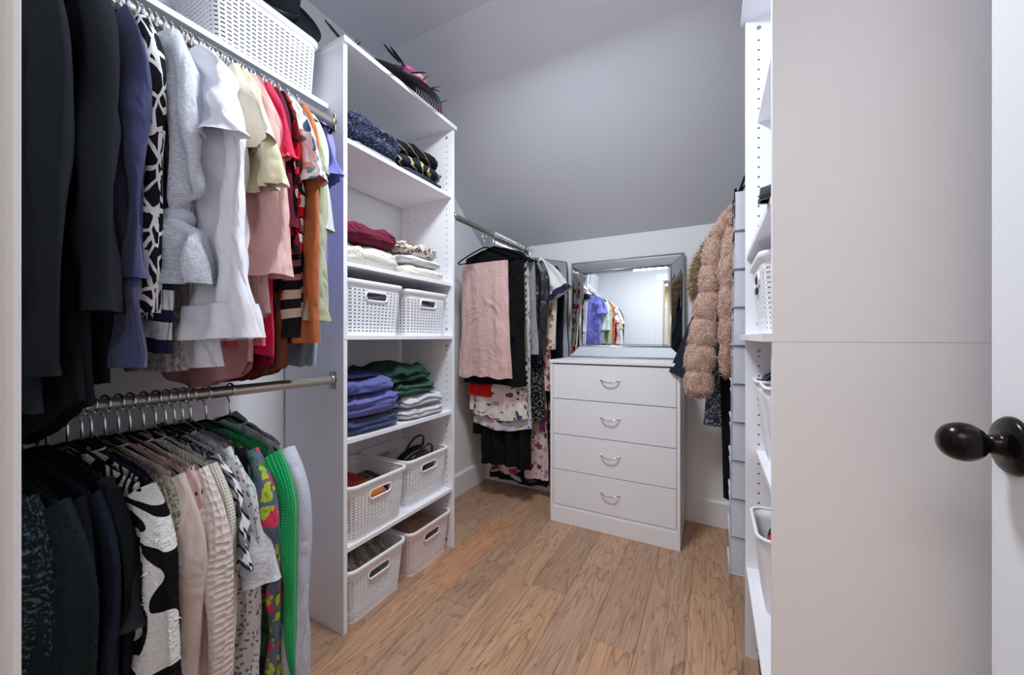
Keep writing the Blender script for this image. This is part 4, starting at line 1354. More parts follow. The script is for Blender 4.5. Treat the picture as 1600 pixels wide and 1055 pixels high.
def folded(name, label, cat, loc, w, d, h, m, layers=2, seed=0, group=None, bumpy=0.004, rz=0.0, fur=None, sag=0.0, e=0.33, lump=0.0):
    """a folded garment: w along y, d along x, its folded edges showing as layers; origin at the base centre"""
    t = thing(name, label, cat, loc, (0, 0, R(rz)), group)
    nu, nv = 84, 11 + 8 * layers
    g1, g2, g3 = wob(seed, 6, 0.6, 2.6), wob(seed + 4, 6, 0.8, 3.0), wob(seed + 8, 6, 2.0, 7.0)
    th_ = np.linspace(0, 2 * PI, nu, endpoint=False)[None]
    c, s = np.cos(th_), np.sin(th_)
    px = np.sign(c) * np.abs(c) ** e * d / 2
    py = np.sign(s) * np.abs(s) ** e * w / 2
    ph = np.linspace(-PI / 2, PI / 2, nv)[:, None]
    r = np.maximum(np.cos(ph), 0) ** 0.30
    zz = (np.sign(np.sin(ph)) * np.abs(np.sin(ph)) ** 0.75 * 0.5 + 0.5)
    groove = np.abs(np.sin(zz * PI * layers)) ** 0.45
    side = np.clip((r - 0.75) / 0.25, 0, 1)
    k = r * (1 - 0.075 * side * (1 - groove))
    x = px * k + bumpy * side * g2(py * 6, zz * 2.4)
    y = py * k + bumpy * side * g2(px * 6 + 3, zz * 2.4)
    z = h * zz * (1 + 0.10 * g1(x * 4, y * 4)) + bumpy * zz * g3(x * 5, y * 5) + lump * zz * np.exp(-(x ** 2 + y ** 2) / (0.06 ** 2))
    z = z - sag * zz * (x / (d / 2)) ** 2
    z = z - z.min()
    P = np.stack(np.broadcast_arrays(x, y, z), -1)
    ex = np.concatenate([P, P[:, :1]], 1)
    UV = np.stack([ex[..., 0] + ex[..., 2] * 1.0, ex[..., 1] * 1.0 + 0.3 * ex[..., 2]], -1)
    b = link('folded_cloth', grid_mesh('folded_cloth', P[::-1], UV[::-1], cap='both'), m, t)
    if fur:
        fuzz('pile', P[::-1], fur[0], fur[1], fur[2], t, seed, fur[3] if len(fur) > 3 else 0.0012, 0.1)
    return t


FX = -1.328
Z2, Z3, ZM, ZL, ZB = 1.780, 1.335, 1.068, 0.690, 0.300
# shelf under the top
SG = 'folded clothes on the highest shelf of the left tower'
folded('blanket', 'grey folded cloth under the navy sherpa throw', 'blanket', (FX, 1.060, Z2), 0.285, 0.30, 0.030, cloth((138, 138, 152), 'weave', s=0.4), 1, 5, SG)
folded('blanket', 'navy curly sherpa throw folded on the highest shelf', 'blanket', (FX + 0.005, 1.058, Z2 + 0.031), 0.285, 0.305, 0.105, cloth((50, 56, 78), 'fleece', s=0.9), 1, 6, SG, 0.012, 0,
       (15000, 0.013, fur_mat((34, 38, 58), (132, 140, 168), 150), 0.0034), lump=0.01)
folded('sweatpants', 'dark slate folded trousers at the bottom of the navy pile', 'trousers', (FX, 1.358, Z2), 0.295, 0.30, 0.040, cloth((58, 62, 78), 'weave', s=0.4), 2, 7, SG)
folded('hoodie', 'navy folded hoodie with a yellow script print', 'hoodie', (FX + 0.006, 1.352, Z2 + 0.041), 0.28, 0.30, 0.055, zebra((40, 42, 58), (206, 196, 120), 7, 10, 0.93, 0.5), 1, 8, SG, 0.007)
folded('hoodie', 'black folded hoodie with a small gold print, topmost of its pile', 'hoodie', (FX, 1.340, Z2 + 0.097), 0.27, 0.30, 0.060, zebra((28, 28, 34), (150, 132, 88), 5, 10, 0.965, 0.9), 1, 9, SG, 0.008, lump=0.01)
# sweaters
SG = 'folded knits on the shelf above the middle baskets'
folded('blanket', 'cream fleecy folded throw under the burgundy sweater', 'blanket', (FX, 1.060, Z3), 0.285, 0.31, 0.085, cloth((232, 226, 216), 'fleece', s=0.9), 1, 11, SG, 0.006, 0, (9000, 0.007, cloth((236, 230, 222), 'fleece'), 0.0016))
folded('sweater', 'burgundy ribbed knit sweater folded on the cream throw', 'sweater', (FX + 0.004, 1.052, Z3 + 0.087), 0.270, 0.31, 0.078, cloth((112, 42, 62), 'chunky', s=1.0), 1, 12, SG, 0.008, lump=0.008)
folded('sweater', 'ivory knit sweater folded at the bottom, below the leopard throw', 'sweater', (FX, 1.362, Z3), 0.295, 0.31, 0.056, cloth((234, 230, 218), 'chunky', s=0.8), 1, 13, SG, 0.005)
folded('blanket', 'white smooth folded cloth between ivory knit and leopard throw', 'blanket', (FX + 0.004, 1.352, Z3 + 0.057), 0.275, 0.30, 0.040, cloth((228, 226, 230), 'smooth', s=0.4), 1, 14, SG, 0.006)
folded('blanket', 'leopard spotted fleece throw folded on top of the white knits', 'blanket', (FX, 1.338, Z3 + 0.098), 0.260, 0.30, 0.062, leopard((226, 216, 204), (196, 168, 150), (92, 74, 72)), 1, 15, SG, 0.007)
# sweatshirts
SG = 'folded sweatshirts on the shelf below the middle panel'
folded('jeans', 'dark blue folded trousers at the bottom of the blue pile', 'trousers', (FX + 0.004, 1.062, ZL), 0.285, 0.31, 0.060, cloth((62, 72, 112), 'weave', s=0.5), 2, 21, SG, 0.006)
folded('sweatshirt', 'periwinkle folded sweatshirt, middle of the blue pile', 'sweatshirt', (FX + 0.008, 1.060, ZL + 0.061), 0.280, 0.315, 0.085, cloth((104, 104, 172), 'weave', s=0.6), 2, 22, SG, 0.010)
folded('sweatshirt', 'periwinkle blue zip sweatshirt near the top of the blue pile', 'sweatshirt', (FX, 1.050, ZL + 0.147), 0.262, 0.30, 0.058, cloth((92, 98, 164), 'weave', s=0.6), 1, 23, SG, 0.009)
folded('top', 'navy thin folded top on the blue pile', 'top', (FX - 0.02, 1.030, ZL + 0.206), 0.22, 0.26, 0.022, cloth((58, 62, 112), 'weave', s=0.5), 1, 24, SG, 0.005)
folded('sweatshirt', 'white folded sweatshirt at the bottom, below the green hoodies', 'sweatshirt', (FX + 0.004, 1.366, ZL), 0.290, 0.31, 0.050, heather((206, 206, 212), (230, 230, 234), 200), 2, 25, SG, 0.006)
folded('sweatshirt', 'pale grey folded sweatshirt directly under the green hoodies', 'sweatshirt', (FX + 0.002, 1.364, ZL + 0.051), 0.285, 0.31, 0.052, heather((194, 194, 200), (220, 220, 226), 200), 2, 26, SG, 0.008)
folded('hoodie', 'sea green folded sweatshirt under the crumpled green hoodie', 'hoodie', (FX - 0.006, 1.318, ZL + 0.104), 0.275, 0.30, 0.058, cloth((60, 92, 80), 'weave', s=0.6), 2, 27, SG, 0.009)
folded('hoodie', 'dark green crumpled hoodie topmost on the shelf', 'hoodie', (FX - 0.012, 1.292, ZL + 0.163), 0.280, 0.29, 0.072, cloth((44, 70, 60), 'smooth', s=0.9), 2, 28, SG, 0.014, lump=0.012)
t = thing('cardboard_box', 'small tan carton behind the blue sweatshirt pile', 'box', (-1.47, 1.07, ZL))
box('carton', -0.03, 0.0, -0.13, 0.13, 0, 0.235, plain('tan_card', lin(206, 180, 140), 0.8), t, 0.002, (0, 0, 0))
box('carton_flap', -0.032, -0.001, -0.128, 0.128, 0.235, 0.238, plain('tan_card', lin(196, 168, 128), 0.8), t, 0.0005, (0, 0, 0))

# ------------------------------------------------------------------ things inside the baskets


def soft_box(name, label, cat, loc, sx, sy, sz, m, rot=(0, 0, 0), bev=0.006, extra=None):
    t = thing(name, label, cat, loc, rot)
    link('case', MB().box(-sx / 2, sx / 2, -sy / 2, sy / 2, 0, sz).mesh('case', True, bev, 3), m, t)
    return t


lea = lambda c: plain('leather', lin(*c), 0.42, 0.4, 0, 0.08, 0.25, 220)
bz = ZB + 0.003
w = soft_box('clutch_bag', 'red leather clutch in the low-shelf basket', 'bag', (-1.34, 1.055, bz + 0.085), 0.20, 0.16, 0.075, lea((168, 26, 34)), (0, R(5), R(8)), 0.012)
box('flap', -0.102, 0.102, -0.081, 0.02, 0.058, 0.079, lea((178, 30, 38)), w, 0.006, (0, 0, 0))
w = soft_box('wallet', 'orange brown leather pouch in front of the red clutch', 'bag', (-1.262, 1.045, bz + 0.08), 0.12, 0.18, 0.072, lea((196, 104, 44)), (0, R(14), R(-12)), 0.012)
box('flap', -0.062, 0.062, -0.091, 0.0, 0.056, 0.076, lea((176, 86, 36)), w, 0.005, (0, 0, 0))
w = soft_box('gift_box', 'dark red striped box standing in the low-shelf basket', 'box', (-1.43, 0.965, bz), 0.09, 0.06, 0.27, stripes([(0, (150, 40, 44)), (0.5, (110, 28, 32)), (0.75, (196, 120, 110))], 0.05), (0, 0, R(5)), 0.003)
box('lid', -0.047, 0.047, -0.032, 0.032, 0.252, 0.274, lea((130, 34, 38)), w, 0.002, (0, 0, 0))
w = soft_box('pouch', 'black pouch beside the red clutch in the basket', 'bag', (-1.30, 1.145, bz + 0.09), 0.16, 0.08, 0.07, lea((28, 26, 28)), (R(8), 0, R(-10)), 0.012)
box('zip', -0.075, 0.075, -0.003, 0.003, 0.069, 0.073, M_NICKEL, w, 0.001, (0, 0, 0))
# round black handbag lying in the second basket
t = thing('handbag', 'round black leather handbag with handles in the low-shelf basket', 'handbag', (-1.285, 1.385, bz + 0.13), (R(0), R(28), R(-6)))
link('pouch', MB().lathe([(0.001, -0.045), (0.085, -0.045), (0.097, -0.036), (0.100, 0.0), (0.097, 0.036), (0.085, 0.045), (0.001, 0.045)], 40, 'x').mesh('pouch', True), M_BLACK, t)
for xx in (-0.034, 0.034):
    q = [(xx + 0.016 * (1 if xx > 0 else -1), 0.1 * math.cos(R(a)), 0.1 * math.sin(R(a))) for a in range(0, 360, 15)]
    link('piping', MB().tube([(xx, p[1] * 0.99, p[2] * 0.99) for p in q], 0.0042, 8, False, True).mesh('piping', True), M_BLACK, t)
    hp = [(xx, 0.05 * math.cos(R(a)), 0.085 + 0.075 * math.sin(R(a))) for a in range(0, 181, 12)]
    link('handle', MB().tube(hp, 0.0052, 8).mesh('handle', True), M_BLACK, t)
link('zip', MB().tube([(0, 0.1005 * math.cos(R(a)), 0.1005 * math.sin(R(a))) for a in range(20, 161, 10)], 0.0028, 6).mesh('zip', True), M_NICKEL, t)
folded('scarf', 'crumpled khaki scarf inside the floor basket', 'scarf', (-1.315, 1.06, 0.110), 0.22, 0.24, 0.10, heather((104, 92, 84), (188, 180, 166), 40), 1, 41, None, 0.014)
folded('bag', 'folded brown cloth inside the blush floor basket', 'cloth', (-1.315, 1.376, 0.10), 0.22, 0.24, 0.075, cloth((150, 112, 98), 'weave'), 1, 42, None, 0.010)
folded('cloth', 'dark folded cloth inside the basket nearer the doorway, seen through its grip', 'cloth', (BX, 1.066, 1.078), 0.22, 0.24, 0.16, cloth((96, 92, 110), 'weave'), 2, 43, None, 0.010)
folded('cloth', 'grey brown folded cloth inside the basket nearer the far wall', 'cloth', (BX, 1.374, 1.078), 0.22, 0.24, 0.155, cloth((110, 100, 104), 'weave'), 2, 44, None, 0.010)
folded('cloth', 'white cloth heaped in the tagged basket', 'cloth', (0.27, 1.30, 1.078), 0.24, 0.24, 0.235, cloth((226, 226, 230), 'smooth'), 2, 45, None, 0.012)

folded('cloth', 'slate grey cloth added to darken the slots of the large upper basket', 'cloth', (-1.372, 0.70, 1.914), 0.285, 0.215, 0.165, cloth((84, 86, 98), 'weave'), 2, 46, None, 0.004, e=0.25)  # dark filler, added to stand for the shade behind the slots
folded('cloth', 'taupe cloth added to darken the slots of the nearer upper basket', 'cloth', (-1.372, 0.285, 1.914), 0.255, 0.215, 0.16, cloth((104, 98, 100), 'weave'), 2, 47, None, 0.004, e=0.25)  # added likewise, its dark tone stands for the basket's inner shade
# black felt hat sticking out of the large upper basket
t = thing('felt_hat', 'black felt hat with a wide brim in the large upper basket', 'hat', (-1.372, 0.755, 2.215), (R(0), R(58), R(-14)))
M_FELT = plain('black_felt', lin(34, 38, 46), 0.9, 0.15, 0, 0.1, 0.3, 300)
link('brim', MB().lathe([(0.088, 0.012), (0.13, 0.004), (0.165, 0.006), (0.172, 0.012), (0.172, 0.017), (0.164, 0.013), (0.13, 0.012), (0.088, 0.022)], 48).mesh('brim', True), M_FELT, t)
link('crown', MB().lathe([(0.09, 0.010), (0.089, 0.05), (0.083, 0.09), (0.065, 0.112), (0.03, 0.116), (0.001, 0.110)], 40).mesh('crown', True), M_FELT, t)
link('ribbon', MB().lathe([(0.0905, 0.018), (0.0925, 0.020), (0.0915, 0.044), (0.0895, 0.046)], 40).mesh('ribbon', True), M_BLACK, t)
# brown leather strap end poking out of the nearer upper basket
t = thing('belt', 'brown leather belt end poking out of the large upper basket', 'belt', (-1.352, 0.562, 2.095), (0, R(20), R(20)))
link('strap', MB().box(-0.012, 0.012, -0.0015, 0.0015, -0.06, 0.05).mesh('strap', False, 0.001), lea((150, 96, 58)), t)
link('buckle', MB().tube([(-0.016, 0, 0.05), (0.016, 0, 0.05), (0.016, 0, 0.08), (-0.016, 0, 0.08)], 0.0022, 8, False, True).mesh('buckle', True), M_NICKEL, t)

# ------------------------------------------------------------------ fascinator on the tower top


def feather(l, w, curl, seed, parent, m, loc, rot):
    n = 14
    vs, fs = [], []
    rg = random.Random(seed)
    for i in range(n + 1):
        s = i / n
        ww = w * math.sin(PI * min(1, s * 1.02)) ** 0.6 * (0.85 + 0.3 * rg.random())
        z = curl * s * s
        vs += [(l * s, -ww, z + ww * 0.25), (l * s, 0, z), (l * s, ww, z + ww * 0.25)]
    for i in range(n):
        a = i * 3
        fs += [(a, a + 1, a + 4, a + 3), (a + 1, a + 2, a + 5, a + 4)]
    o = link('feather', MB().add(vs, fs).mesh('feather', True), m, parent, loc, rot)
    solid_mod(o, 0.0008, 0)
    return o


t = thing('fascinator_hat', 'black fascinator hat with magenta flowers and feathers on the tower top', 'hat', (-1.245, 1.262, 2.175), (R(-4), R(16), 0))
M_STRAW = plain('black_straw', lin(16, 14, 17), 0.35, 0.5)
for i in range(13):
    r_ = 0.05 + 0.0118 * i
    zz = 0.032 - 0.032 * (i / 12) ** 2 + (0.006 if i == 12 else 0)
    lp = [(r_ * 0.92 * math.cos(R(a)), r_ * 1.04 * math.sin(R(a)), zz + 0.004 * math.sin(R(a * 2 + 40))) for a in range(0, 360, 10)]
    link('straw_ring', MB().tube(lp, 0.0034, 6, False, True).mesh('straw_ring', True), M_STRAW, t)
link('crown', MB().lathe([(0.058, 0.026), (0.055, 0.045), (0.042, 0.058), (0.02, 0.063), (0.001, 0.064)], 28).mesh('crown', True), M_STRAW, t)
M_MAG = plain('magenta_petal', lin(196, 84, 150), 0.7, 0.2, 0, 0.2)
M_MAG2 = plain('pink_petal', lin(226, 150, 160), 0.7, 0.2, 0, 0.15)
for (fx_, fy_, mm, sd) in ((0.085, -0.06, M_MAG, 1), (0.09, 0.03, M_MAG, 2), (0.10, -0.012, M_MAG2, 3), (0.10, 0.165, M_MAG, 4)):
    fl = link('flower', None, None, t, (fx_, fy_, 0.034 if sd < 4 else 0.0))
    for ring, (np_, pr_, el) in enumerate(((6, 0.030, 15), (5, 0.023, 45), (3, 0.014, 75))):
        if sd == 4:
            pr_ *= 0.6
        for i in range(np_):
            vs, fs = [], []
            for a in range(5):
                s = a / 4
                for b in range(5):
                    u = (b - 2) / 2
                    ww = pr_ * 0.62 * math.sin(PI * (0.12 + 0.80 * s))
                    vs.append((pr_ * s, u * ww, pr_ * (0.35 * s * s + 0.30 * u * u * s)))
            for a in range(4):
                for b in range(4):
                    k_ = a * 5 + b
                    fs.append((k_, k_ + 1, k_ + 6, k_ + 5))
            pt = link('petal', MB().add(vs, fs).mesh('petal', True), mm, fl, (0, 0, 0.004 * ring), (0, R(-el + random.uniform(-8, 8)), 2 * PI * i / np_ + ring * 0.5 + sd))
            solid_mod(pt, 0.0008, 0)
M_FEA = plain('black_feather', lin(24, 24, 28), 0.6, 0.3)
for i, (lx, ly, lz, az, el, l) in enumerate(((0.12, -0.10, 0.03, -100, 10, 0.09), (0.14, -0.12, 0.02, -75, -38, 0.09), (0.12, -0.07, 0.03, 60, 20, 0.07), (0.10, 0.00, 0.04, 70, 42, 0.06),
                                              (0.09, 0.04, 0.035, 75, 30, 0.10), (0.10, 0.05, 0.03, 85, 8, 0.08), (0.12, 0.12, 0.02, 80, 32, 0.06), (0.12, -0.13, 0.025, -95, 2, 0.09), (0.12, 0.02, 0.035, 95, 14, 0.11))):
    feather(l, 0.0095, 0.012, i, t, M_FEA, (lx, ly, lz), (0, R(-el), R(az)))
t2 = thing('feather_sprig', 'thin black feather sprig at the near end of the tower top', 'feather', (-1.19, 0.945, 2.130))
for i, (az, el, l) in enumerate(((-100, 22, 0.10), (-85, 6, 0.11), (70, 48, 0.065), (40, 20, 0.05))):
    feather(l, 0.006, 0.012, 30 + i, t2, M_FEA, (0, 0, 0.004), (0, R(-el), R(az)))
link('stem', MB().tube([(0, 0, 0.001), (-0.02, 0.03, 0.003), (-0.03, 0.08, 0.002)], 0.0014, 6).mesh('stem', True), M_FEA, t2)

# ------------------------------------------------------------------ right side: coats behind the tower
FURP = cloth((190, 158, 142), 'fleece', s=0.6)
FURS = fur_mat((170, 138, 124), (232, 208, 196), 70)
t = thing('fur_coat', 'blush pink fur coat in padded segments behind the right tower', 'coat', (RXR, 1.800, 1.665))


def sausage(name, path, rad, seg, seed, parent, nfur, flat=0.75):
    """a pelt tube pinched at every seam along a path"""
    path = np.array(path, float)
    d = np.concatenate([[0], np.cumsum(np.linalg.norm(np.diff(path, axis=0), axis=1))])
    n = 64
    s = np.linspace(0, d[-1], n)
    C = np.stack([np.interp(s, d, path[:, i]) for i in range(3)], -1)
    for _ in range(6):
        C[1:-1] = (C[:-2] + 2 * C[1:-1] + C[2:]) / 4
    T = np.gradient(C, axis=0)
    T /= np.linalg.norm(T, axis=1)[:, None]
    A = np.cross(T, np.array([0, 1.0, 0]))
    A /= np.linalg.norm(A, axis=1)[:, None]
    B = np.cross(T, A)
    rr = np.interp(s, np.linspace(0, d[-1], len(rad)), rad)
    pin = np.abs(np.sin(s / d[-1] * PI * seg)) ** 0.5
    rr = rr * (0.78 + 0.22 * pin)
    rr[0] *= 0.3
    rr[-1] *= 0.25
    rr[-2] *= 0.7
    g = wob(seed, 6, 1, 4)
    th_ = np.linspace(0, 2 * PI, 36, endpoint=False)
    w_ = 1 + 0.12 * g(np.cos(th_)[None] * 0.5, s[:, None] * 6 + np.sin(th_)[None] * 0.4)
    P = C[:, None] + (A[:, None] * np.cos(th_)[None, :, None] + B[:, None] * np.sin(th_)[None, :, None] * flat) * (rr[:, None] * w_)[..., None]
    UV = np.stack(np.broadcast_arrays(np.linspace(0, 0.3, 37)[None], s[:, None]), -1)
    o = link(name, grid_mesh(name, P, UV, cap='both'), FURP, parent)
    fuzz('fur', P, int(nfur * 1.8), 0.021, FURS, o, seed, 0.0015, 0.6, flip=-1)
    return o


L0 = np.array([RXR, 1.800, 1.665])
rel = lambda pts: [tuple(np.array(p) - L0) for p in pts]
sausage('sleeve', rel([(0.085, 1.79, 1.555), (0.035, 1.79, 1.51), (0.005, 1.79, 1.43), (-0.012, 1.785, 1.25), (-0.035, 1.78, 1.08), (-0.055, 1.775, 0.93), (-0.052, 1.77, 0.805)]), [0.04, 0.046, 0.047, 0.05, 0.054, 0.058, 0.05], 7, 61, t, 11000)
sausage('front_panel', rel([(0.10, 1.755, 1.50), (0.075, 1.75, 1.40), (0.068, 1.745, 1.25), (0.062, 1.745, 1.10), (0.055, 1.75, 0.98), (0.050, 1.76, 0.90)]), [0.05, 0.052, 0.05, 0.046, 0.036, 0.025], 5, 62, t, 8000)
sausage('front_panel', rel([(0.165, 1.755, 1.50), (0.155, 1.745, 1.35), (0.135, 1.735, 1.15), (0.118, 1.73, 1.00), (0.115, 1.735, 0.88)]), [0.05, 0.052, 0.05, 0.05, 0.035], 5, 63, t, 6000)
sausage('back_panel', rel([(0.19, 1.83, 1.53), (0.19, 1.84, 1.30), (0.19, 1.84, 0.90)]), [0.10, 0.12, 0.12], 5, 64, t, 3000, 0.35)
sausage('collar', rel([(0.03, 1.80, 1.50), (0.09, 1.77, 1.572), (0.16, 1.77, 1.60), (0.23, 1.80, 1.575)]), [0.035, 0.045, 0.045, 0.035], 3, 65, t, 4000)
HR = 'slim black hanger with a chrome hook on the rod behind the right tower'
HRG = 'hangers behind the right tower'
hanger((RXR, 1.800, 1.665), 0, HR, HRG)
hang('dress', 'long black narrow dress beside the fur coat', 'dress', RI, 1.865, BLACK, 1.30, None, 0, None, 0.5, hang_label=HR, hang_group=HRG, wsh=0.215, whem=0.175, th=0.03)
hang('top', 'dark sparkly sequin top below the fur sleeve', 'top', RI, 1.93, sequins((40, 48, 62), (176, 190, 206)), 1.0, None, 0, None, hang_label=HR, hang_group=HRG, wsh=0.19, whem=0.258, th=0.02)
ck = hang('coat', 'dark navy coat with a tan fur hood beside the dresser', 'coat', (RXR + 0.085, 1.665), 2.0, cloth((40, 44, 54), 'smooth', 0.7, s=0.4), 0.86, None, -4, 'long', 0.68, hang_label=HR, hang_group=HRG, wsh=0.19, whem=0.23, th=0.03, sl=dict(a0=0.085, a1=0.066, b=0.03, ang0=60, ang1=66, turn=0.2))
g = wob(71, 6, 1, 4)
FURT = cloth((150, 128, 96), 'fleece')
sv = np.linspace(0, 1, 30)[:, None]
th_ = np.linspace(0, 2 * PI, 24, endpoint=False)[None]
rad = 0.034 * np.sin(PI * (0.06 + 0.90 * sv)) ** 0.5 * (1 + 0.15 * g(sv * 3, np.cos(th_)))
P = np.stack(np.broadcast_arrays(-0.295 - 0.075 * np.sin(sv * 1.9) + rad * np.cos(th_) * 0.9, -0.07 + rad * np.sin(th_), -0.14 - 0.30 * sv + 0 * th_), -1)
UV = np.stack(np.broadcast_arrays(np.linspace(0, 0.2, 25)[None], sv * 0.3), -1)
hd = link('fur_hood_trim', grid_mesh('fur_hood_trim', P, UV, cap='both'), FURT, ck)
fuzz('fur', P, 7000, 0.026, fur_mat((128, 104, 76), (210, 190, 152), 60), hd, 5, 0.0011, 0.5, flip=1)
fuzz('fur', P, 3000, 0.026, fur_mat((128, 104, 76), (210, 190, 152), 60), hd, 6, 0.0011, 0.5, flip=-1)
hang('coat', 'tan wool coat glimpsed behind the fur coat panels', 'coat', RI, 1.90, cloth((150, 104, 76), 'weave'), 0.76, None, 0, None, hang_label=HR, hang_group=HRG, wsh=0.18, whem=0.19)

# hanging clear organizer beside the right tower
def clear_plastic(name, c, a=0.55):
    k = NT(name, 0.25, 0.5)
    k.col(c)
    k.b.inputs['Transmission Weight'].default_value = 0.40
    k.b.inputs['IOR'].default_value = 1.2
    return k.m


M_CLEAR = clear_plastic('frosted_vinyl', lin(232, 235, 244))
M_LIP = plain('grey_vinyl_edge', lin(196, 200, 214), 0.4, 0.4)
t = thing('hanging_organizer', 'clear vinyl hanging organizer with stacked pockets beside the right tower', 'organizer', (0.17, 1.595, 1.58))
PH = 0.1318
for i in range(10):
    z1_ = -0.025 - i * PH
    z0_ = z1_ - PH + 0.004
    sx = -0.0025 * i
    p = link('pocket', None, None, t, (sx * 0.6, 0, 0))
    m = MB()
    m.box(-0.100, 0.11, -0.088, 0.088, z0_, z0_ + 0.003)
    m.box(-0.100, 0.11, -0.088, -0.086, z0_, z1_)
    m.box(-0.100, 0.11, 0.086, 0.088, z0_, z1_)
    m.box(0.108, 0.11, -0.086, 0.086, z0_, z1_)
    m.box(-0.100, -0.098, -0.086, 0.086, z0_, z0_ + PH * 0.72)
    link('pocket_wall', m.mesh('pocket_wall'), M_CLEAR, p)
    link('front_lip', MB().tube([(-0.103, -0.090, z0_ + 0.002), (-0.103, 0.090, z0_ + 0.002)], 0.003, 8).mesh('front_lip', True), M_LIP, p)
    link('side_lip', MB().tube([(-0.103, -0.090, z0_ + 0.002), (0.11, -0.090, z0_ + 0.002)], 0.003, 8).mesh('side_lip', True), M_LIP, p)
    link('top_lip', MB().tube([(-0.101, -0.088, z0_ + PH * 0.72), (-0.101, 0.088, z0_ + PH * 0.72)], 0.0022, 8).mesh('top_lip', True), M_LIP, p)
link('top_board', MB().box(-0.10, 0.11, -0.088, 0.088, -0.025, -0.018).mesh('top_board', False, 0.001), M_LIP, t)
for yy in (-0.06, 0.06):
    link('hook_strap', MB().box(-0.102, -0.094, yy - 0.014, yy + 0.014, -0.10, -0.0).mesh('hook_strap', False, 0.002), M_BLACKV, t)
    link('hook', MB().tube([(-0.09, yy, -0.02), (-0.07, yy, 0.04), (-0.035, yy, 0.085), (-0.033, yy, 0.105)], 0.004, 8).mesh('hook', True), M_BLACKV, t)

# ------------------------------------------------------------------ things in the right tower


def tub(name, label, loc, hx, hy, h, taper, m, tilt=0.0, cat='bin', rz=0.0, wallt=0.003):
    t = thing(name, label, cat, loc, (0, tilt, rz))
    out = rrect(hx, hy, min(hx, hy) * 0.35)
    op = np.array(out)
    zz = np.linspace(0, h, 8)
    P = np.stack([np.concatenate([op * (taper + (1 - taper) * z / h), np.full((len(op), 1), z)], -1) for z in zz], 0)
    o = link('tub_wall', grid_mesh('tub_wall', P, None, cap='top'), m, t)
    solid_mod(o, wallt, -1)
    link('tub_rim', MB().tube([(p[0] * 1.01, p[1] * 1.01, h) for p in out], 0.0052, 8, False, True).mesh('tub_rim', True), m, t)
    return t


tub('plastic_bin', 'tapered white plastic bin with grey yarn, nearer the far wall', (0.205, 1.40, ZL), 0.085, 0.060, 0.235, 0.66, M_PLAST)
tub('plastic_bin', 'tapered white plastic bin in the right tower, nearer the doorway', (0.21, 1.245, ZL), 0.085, 0.068, 0.235, 0.66, M_PLAST)
folded('yarn', 'bundle of grey yarn filling the tapered bin', 'yarn', (0.205, 1.40, ZL + 0.12), 0.095, 0.135, 0.135, stripes([(0, (60, 68, 78)), (0.5, (160, 170, 178)), (0.75, (40, 44, 50))], 0.014, 0.6), 1, 51, None, 0.012, lump=0.012)
tub('plastic_tray', 'white open tray with red things on the low right shelf', (0.215, 1.32, ZB), 0.105, 0.115, 0.215, 0.80, M_PLAST)
for i, (dx, dy, c, nm) in enumerate(((-0.045, -0.02, (196, 30, 34), 'red ball of yarn on top of the white tray'), (-0.03, 0.045, (60, 76, 96), 'slate blue ball of yarn in the white tray'), (-0.04, -0.075, (176, 24, 30), 'darker red ball of yarn at the near end of the white tray'))):
    t = thing('yarn_ball', nm, 'yarn', (0.215 + dx, 1.32 + dy, ZB + 0.16))
    gm = MB()
    for k_ in range(9):
        ax = Vector((math.sin(k_ * 2.1 + i), math.cos(k_ * 1.3), math.sin(k_ * 0.7 + 1))).normalized()
        u_ = ax.orthogonal().normalized()
        v_ = ax.cross(u_)
        gm.tube([tuple(u_ * 0.034 * math.cos(R(a)) + v_ * 0.034 * math.sin(R(a))) for a in range(0, 360, 24)], 0.0045, 6, False, True)
    link('wound_strand', gm.mesh('wound_strand', True), cloth(c, 'weave'), t)
    link('core', MB().lathe([(0.032 * math.sin(R(a)) + 0.0005, -0.032 * math.cos(R(a))) for a in range(0, 181, 15)], 16).mesh('core', True), cloth(c, 'weave'), t)
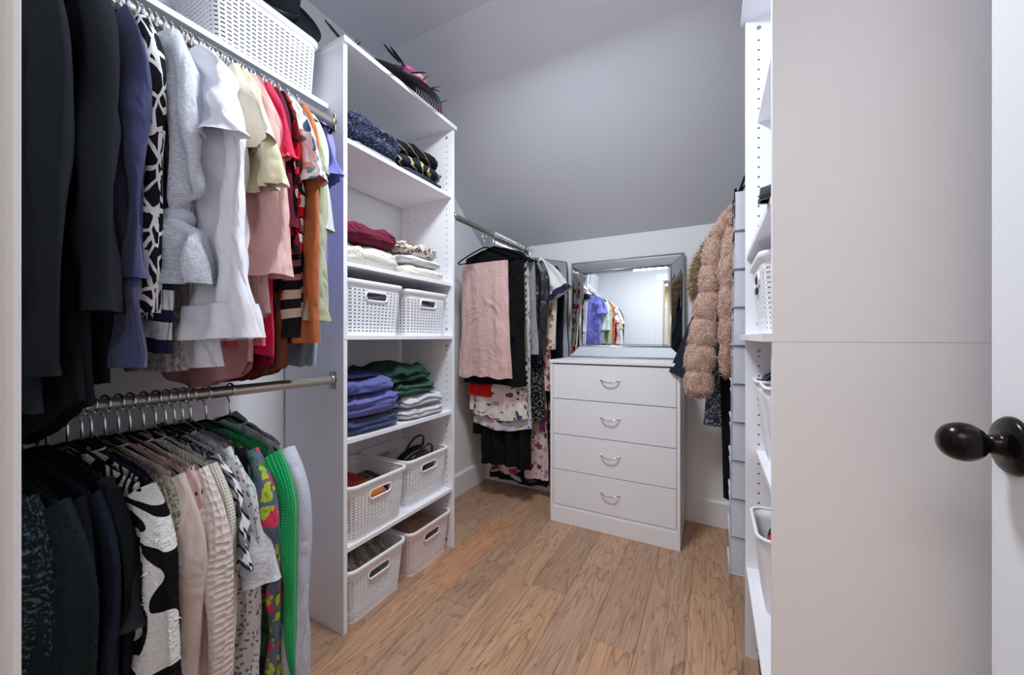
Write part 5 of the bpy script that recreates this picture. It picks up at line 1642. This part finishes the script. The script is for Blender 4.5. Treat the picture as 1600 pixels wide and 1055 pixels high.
# dark slipper on the shelf above the tagged basket
t = thing('slipper', 'dark grey slipper on the right tower shelf edge', 'slipper', (0.196, 0.915, 1.3355), (0, 0, R(92)))
sv = np.linspace(0, 1, 18)[:, None]
th_ = np.linspace(0, 2 * PI, 22, endpoint=False)[None]
wd = 0.036 * np.sin(PI * (0.10 + 0.86 * sv)) ** 0.45 * (1 - 0.18 * np.exp(-((sv - 0.38) / 0.15) ** 2))
hh_ = 0.022 + 0.024 * np.exp(-((sv - 0.70) / 0.16) ** 2) + 0.012 * np.exp(-((sv - 0.05) / 0.1) ** 2)
P = np.stack(np.broadcast_arrays(wd * np.cos(th_), 0.22 * (sv - 0.5) + 0 * th_, np.maximum(0.0, hh_ * (0.5 + 0.75 * np.sin(th_)))), -1)
UV = np.stack(np.broadcast_arrays(np.linspace(0, 0.2, 23)[None], sv * 0.2), -1)
link('upper', grid_mesh('upper', P, UV, cap='both'), cloth((70, 74, 84), 'fleece'), t)
so = [(0.037 * math.sin(PI * (0.10 + 0.86 * s)) ** 0.45 * q, 0.225 * (s - 0.5)) for q, rng in ((1, range(0, 17)), (-1, range(16, -1, -1))) for s in [i / 16 for i in rng]]
m = MB()
n = len(so)
m.add([(p[0], p[1], 0) for p in so] + [(p[0], p[1], 0.008) for p in so], [(i, (i + 1) % n, n + (i + 1) % n, n + i) for i in range(n)] + [tuple(range(n))[::-1], tuple(range(n, 2 * n))])
link('sole', m.mesh('sole'), M_BLACK, t)
# black tote on the floor of the right tower
t = thing('tote_bag', 'black woven tote standing on the floor under the right tower', 'bag', (0.235, 1.28, 0.0))
op = np.array(rrect(0.115, 0.15, 0.04))
zz = np.linspace(0, 0.20, 12)
g = wob(88, 6, 1, 4)
P = np.stack([np.concatenate([op * (0.92 + 0.10 * (z / 0.2) + 0.03 * g(op[:, :1] * 4, z * 5 + op[:, 1:] * 4)), np.full((len(op), 1), z)], -1) for z in zz], 0)
UV = np.stack(np.broadcast_arrays(np.linspace(0, 0.9, P.shape[1] + 1)[None], zz[:, None]), -1)
o = link('body', grid_mesh('body', P, UV, cap='top'), cloth((34, 33, 36), 'chunky', s=0.9), t)
solid_mod(o, 0.004, -1)
for sx in (-0.10, 0.10):
    link('strap', MB().tube([(sx, 0.07 * math.cos(R(a)), 0.18 + 0.07 * math.sin(R(a))) for a in range(0, 181, 12)], 0.005, 8).mesh('strap', True), M_BLACK, t)
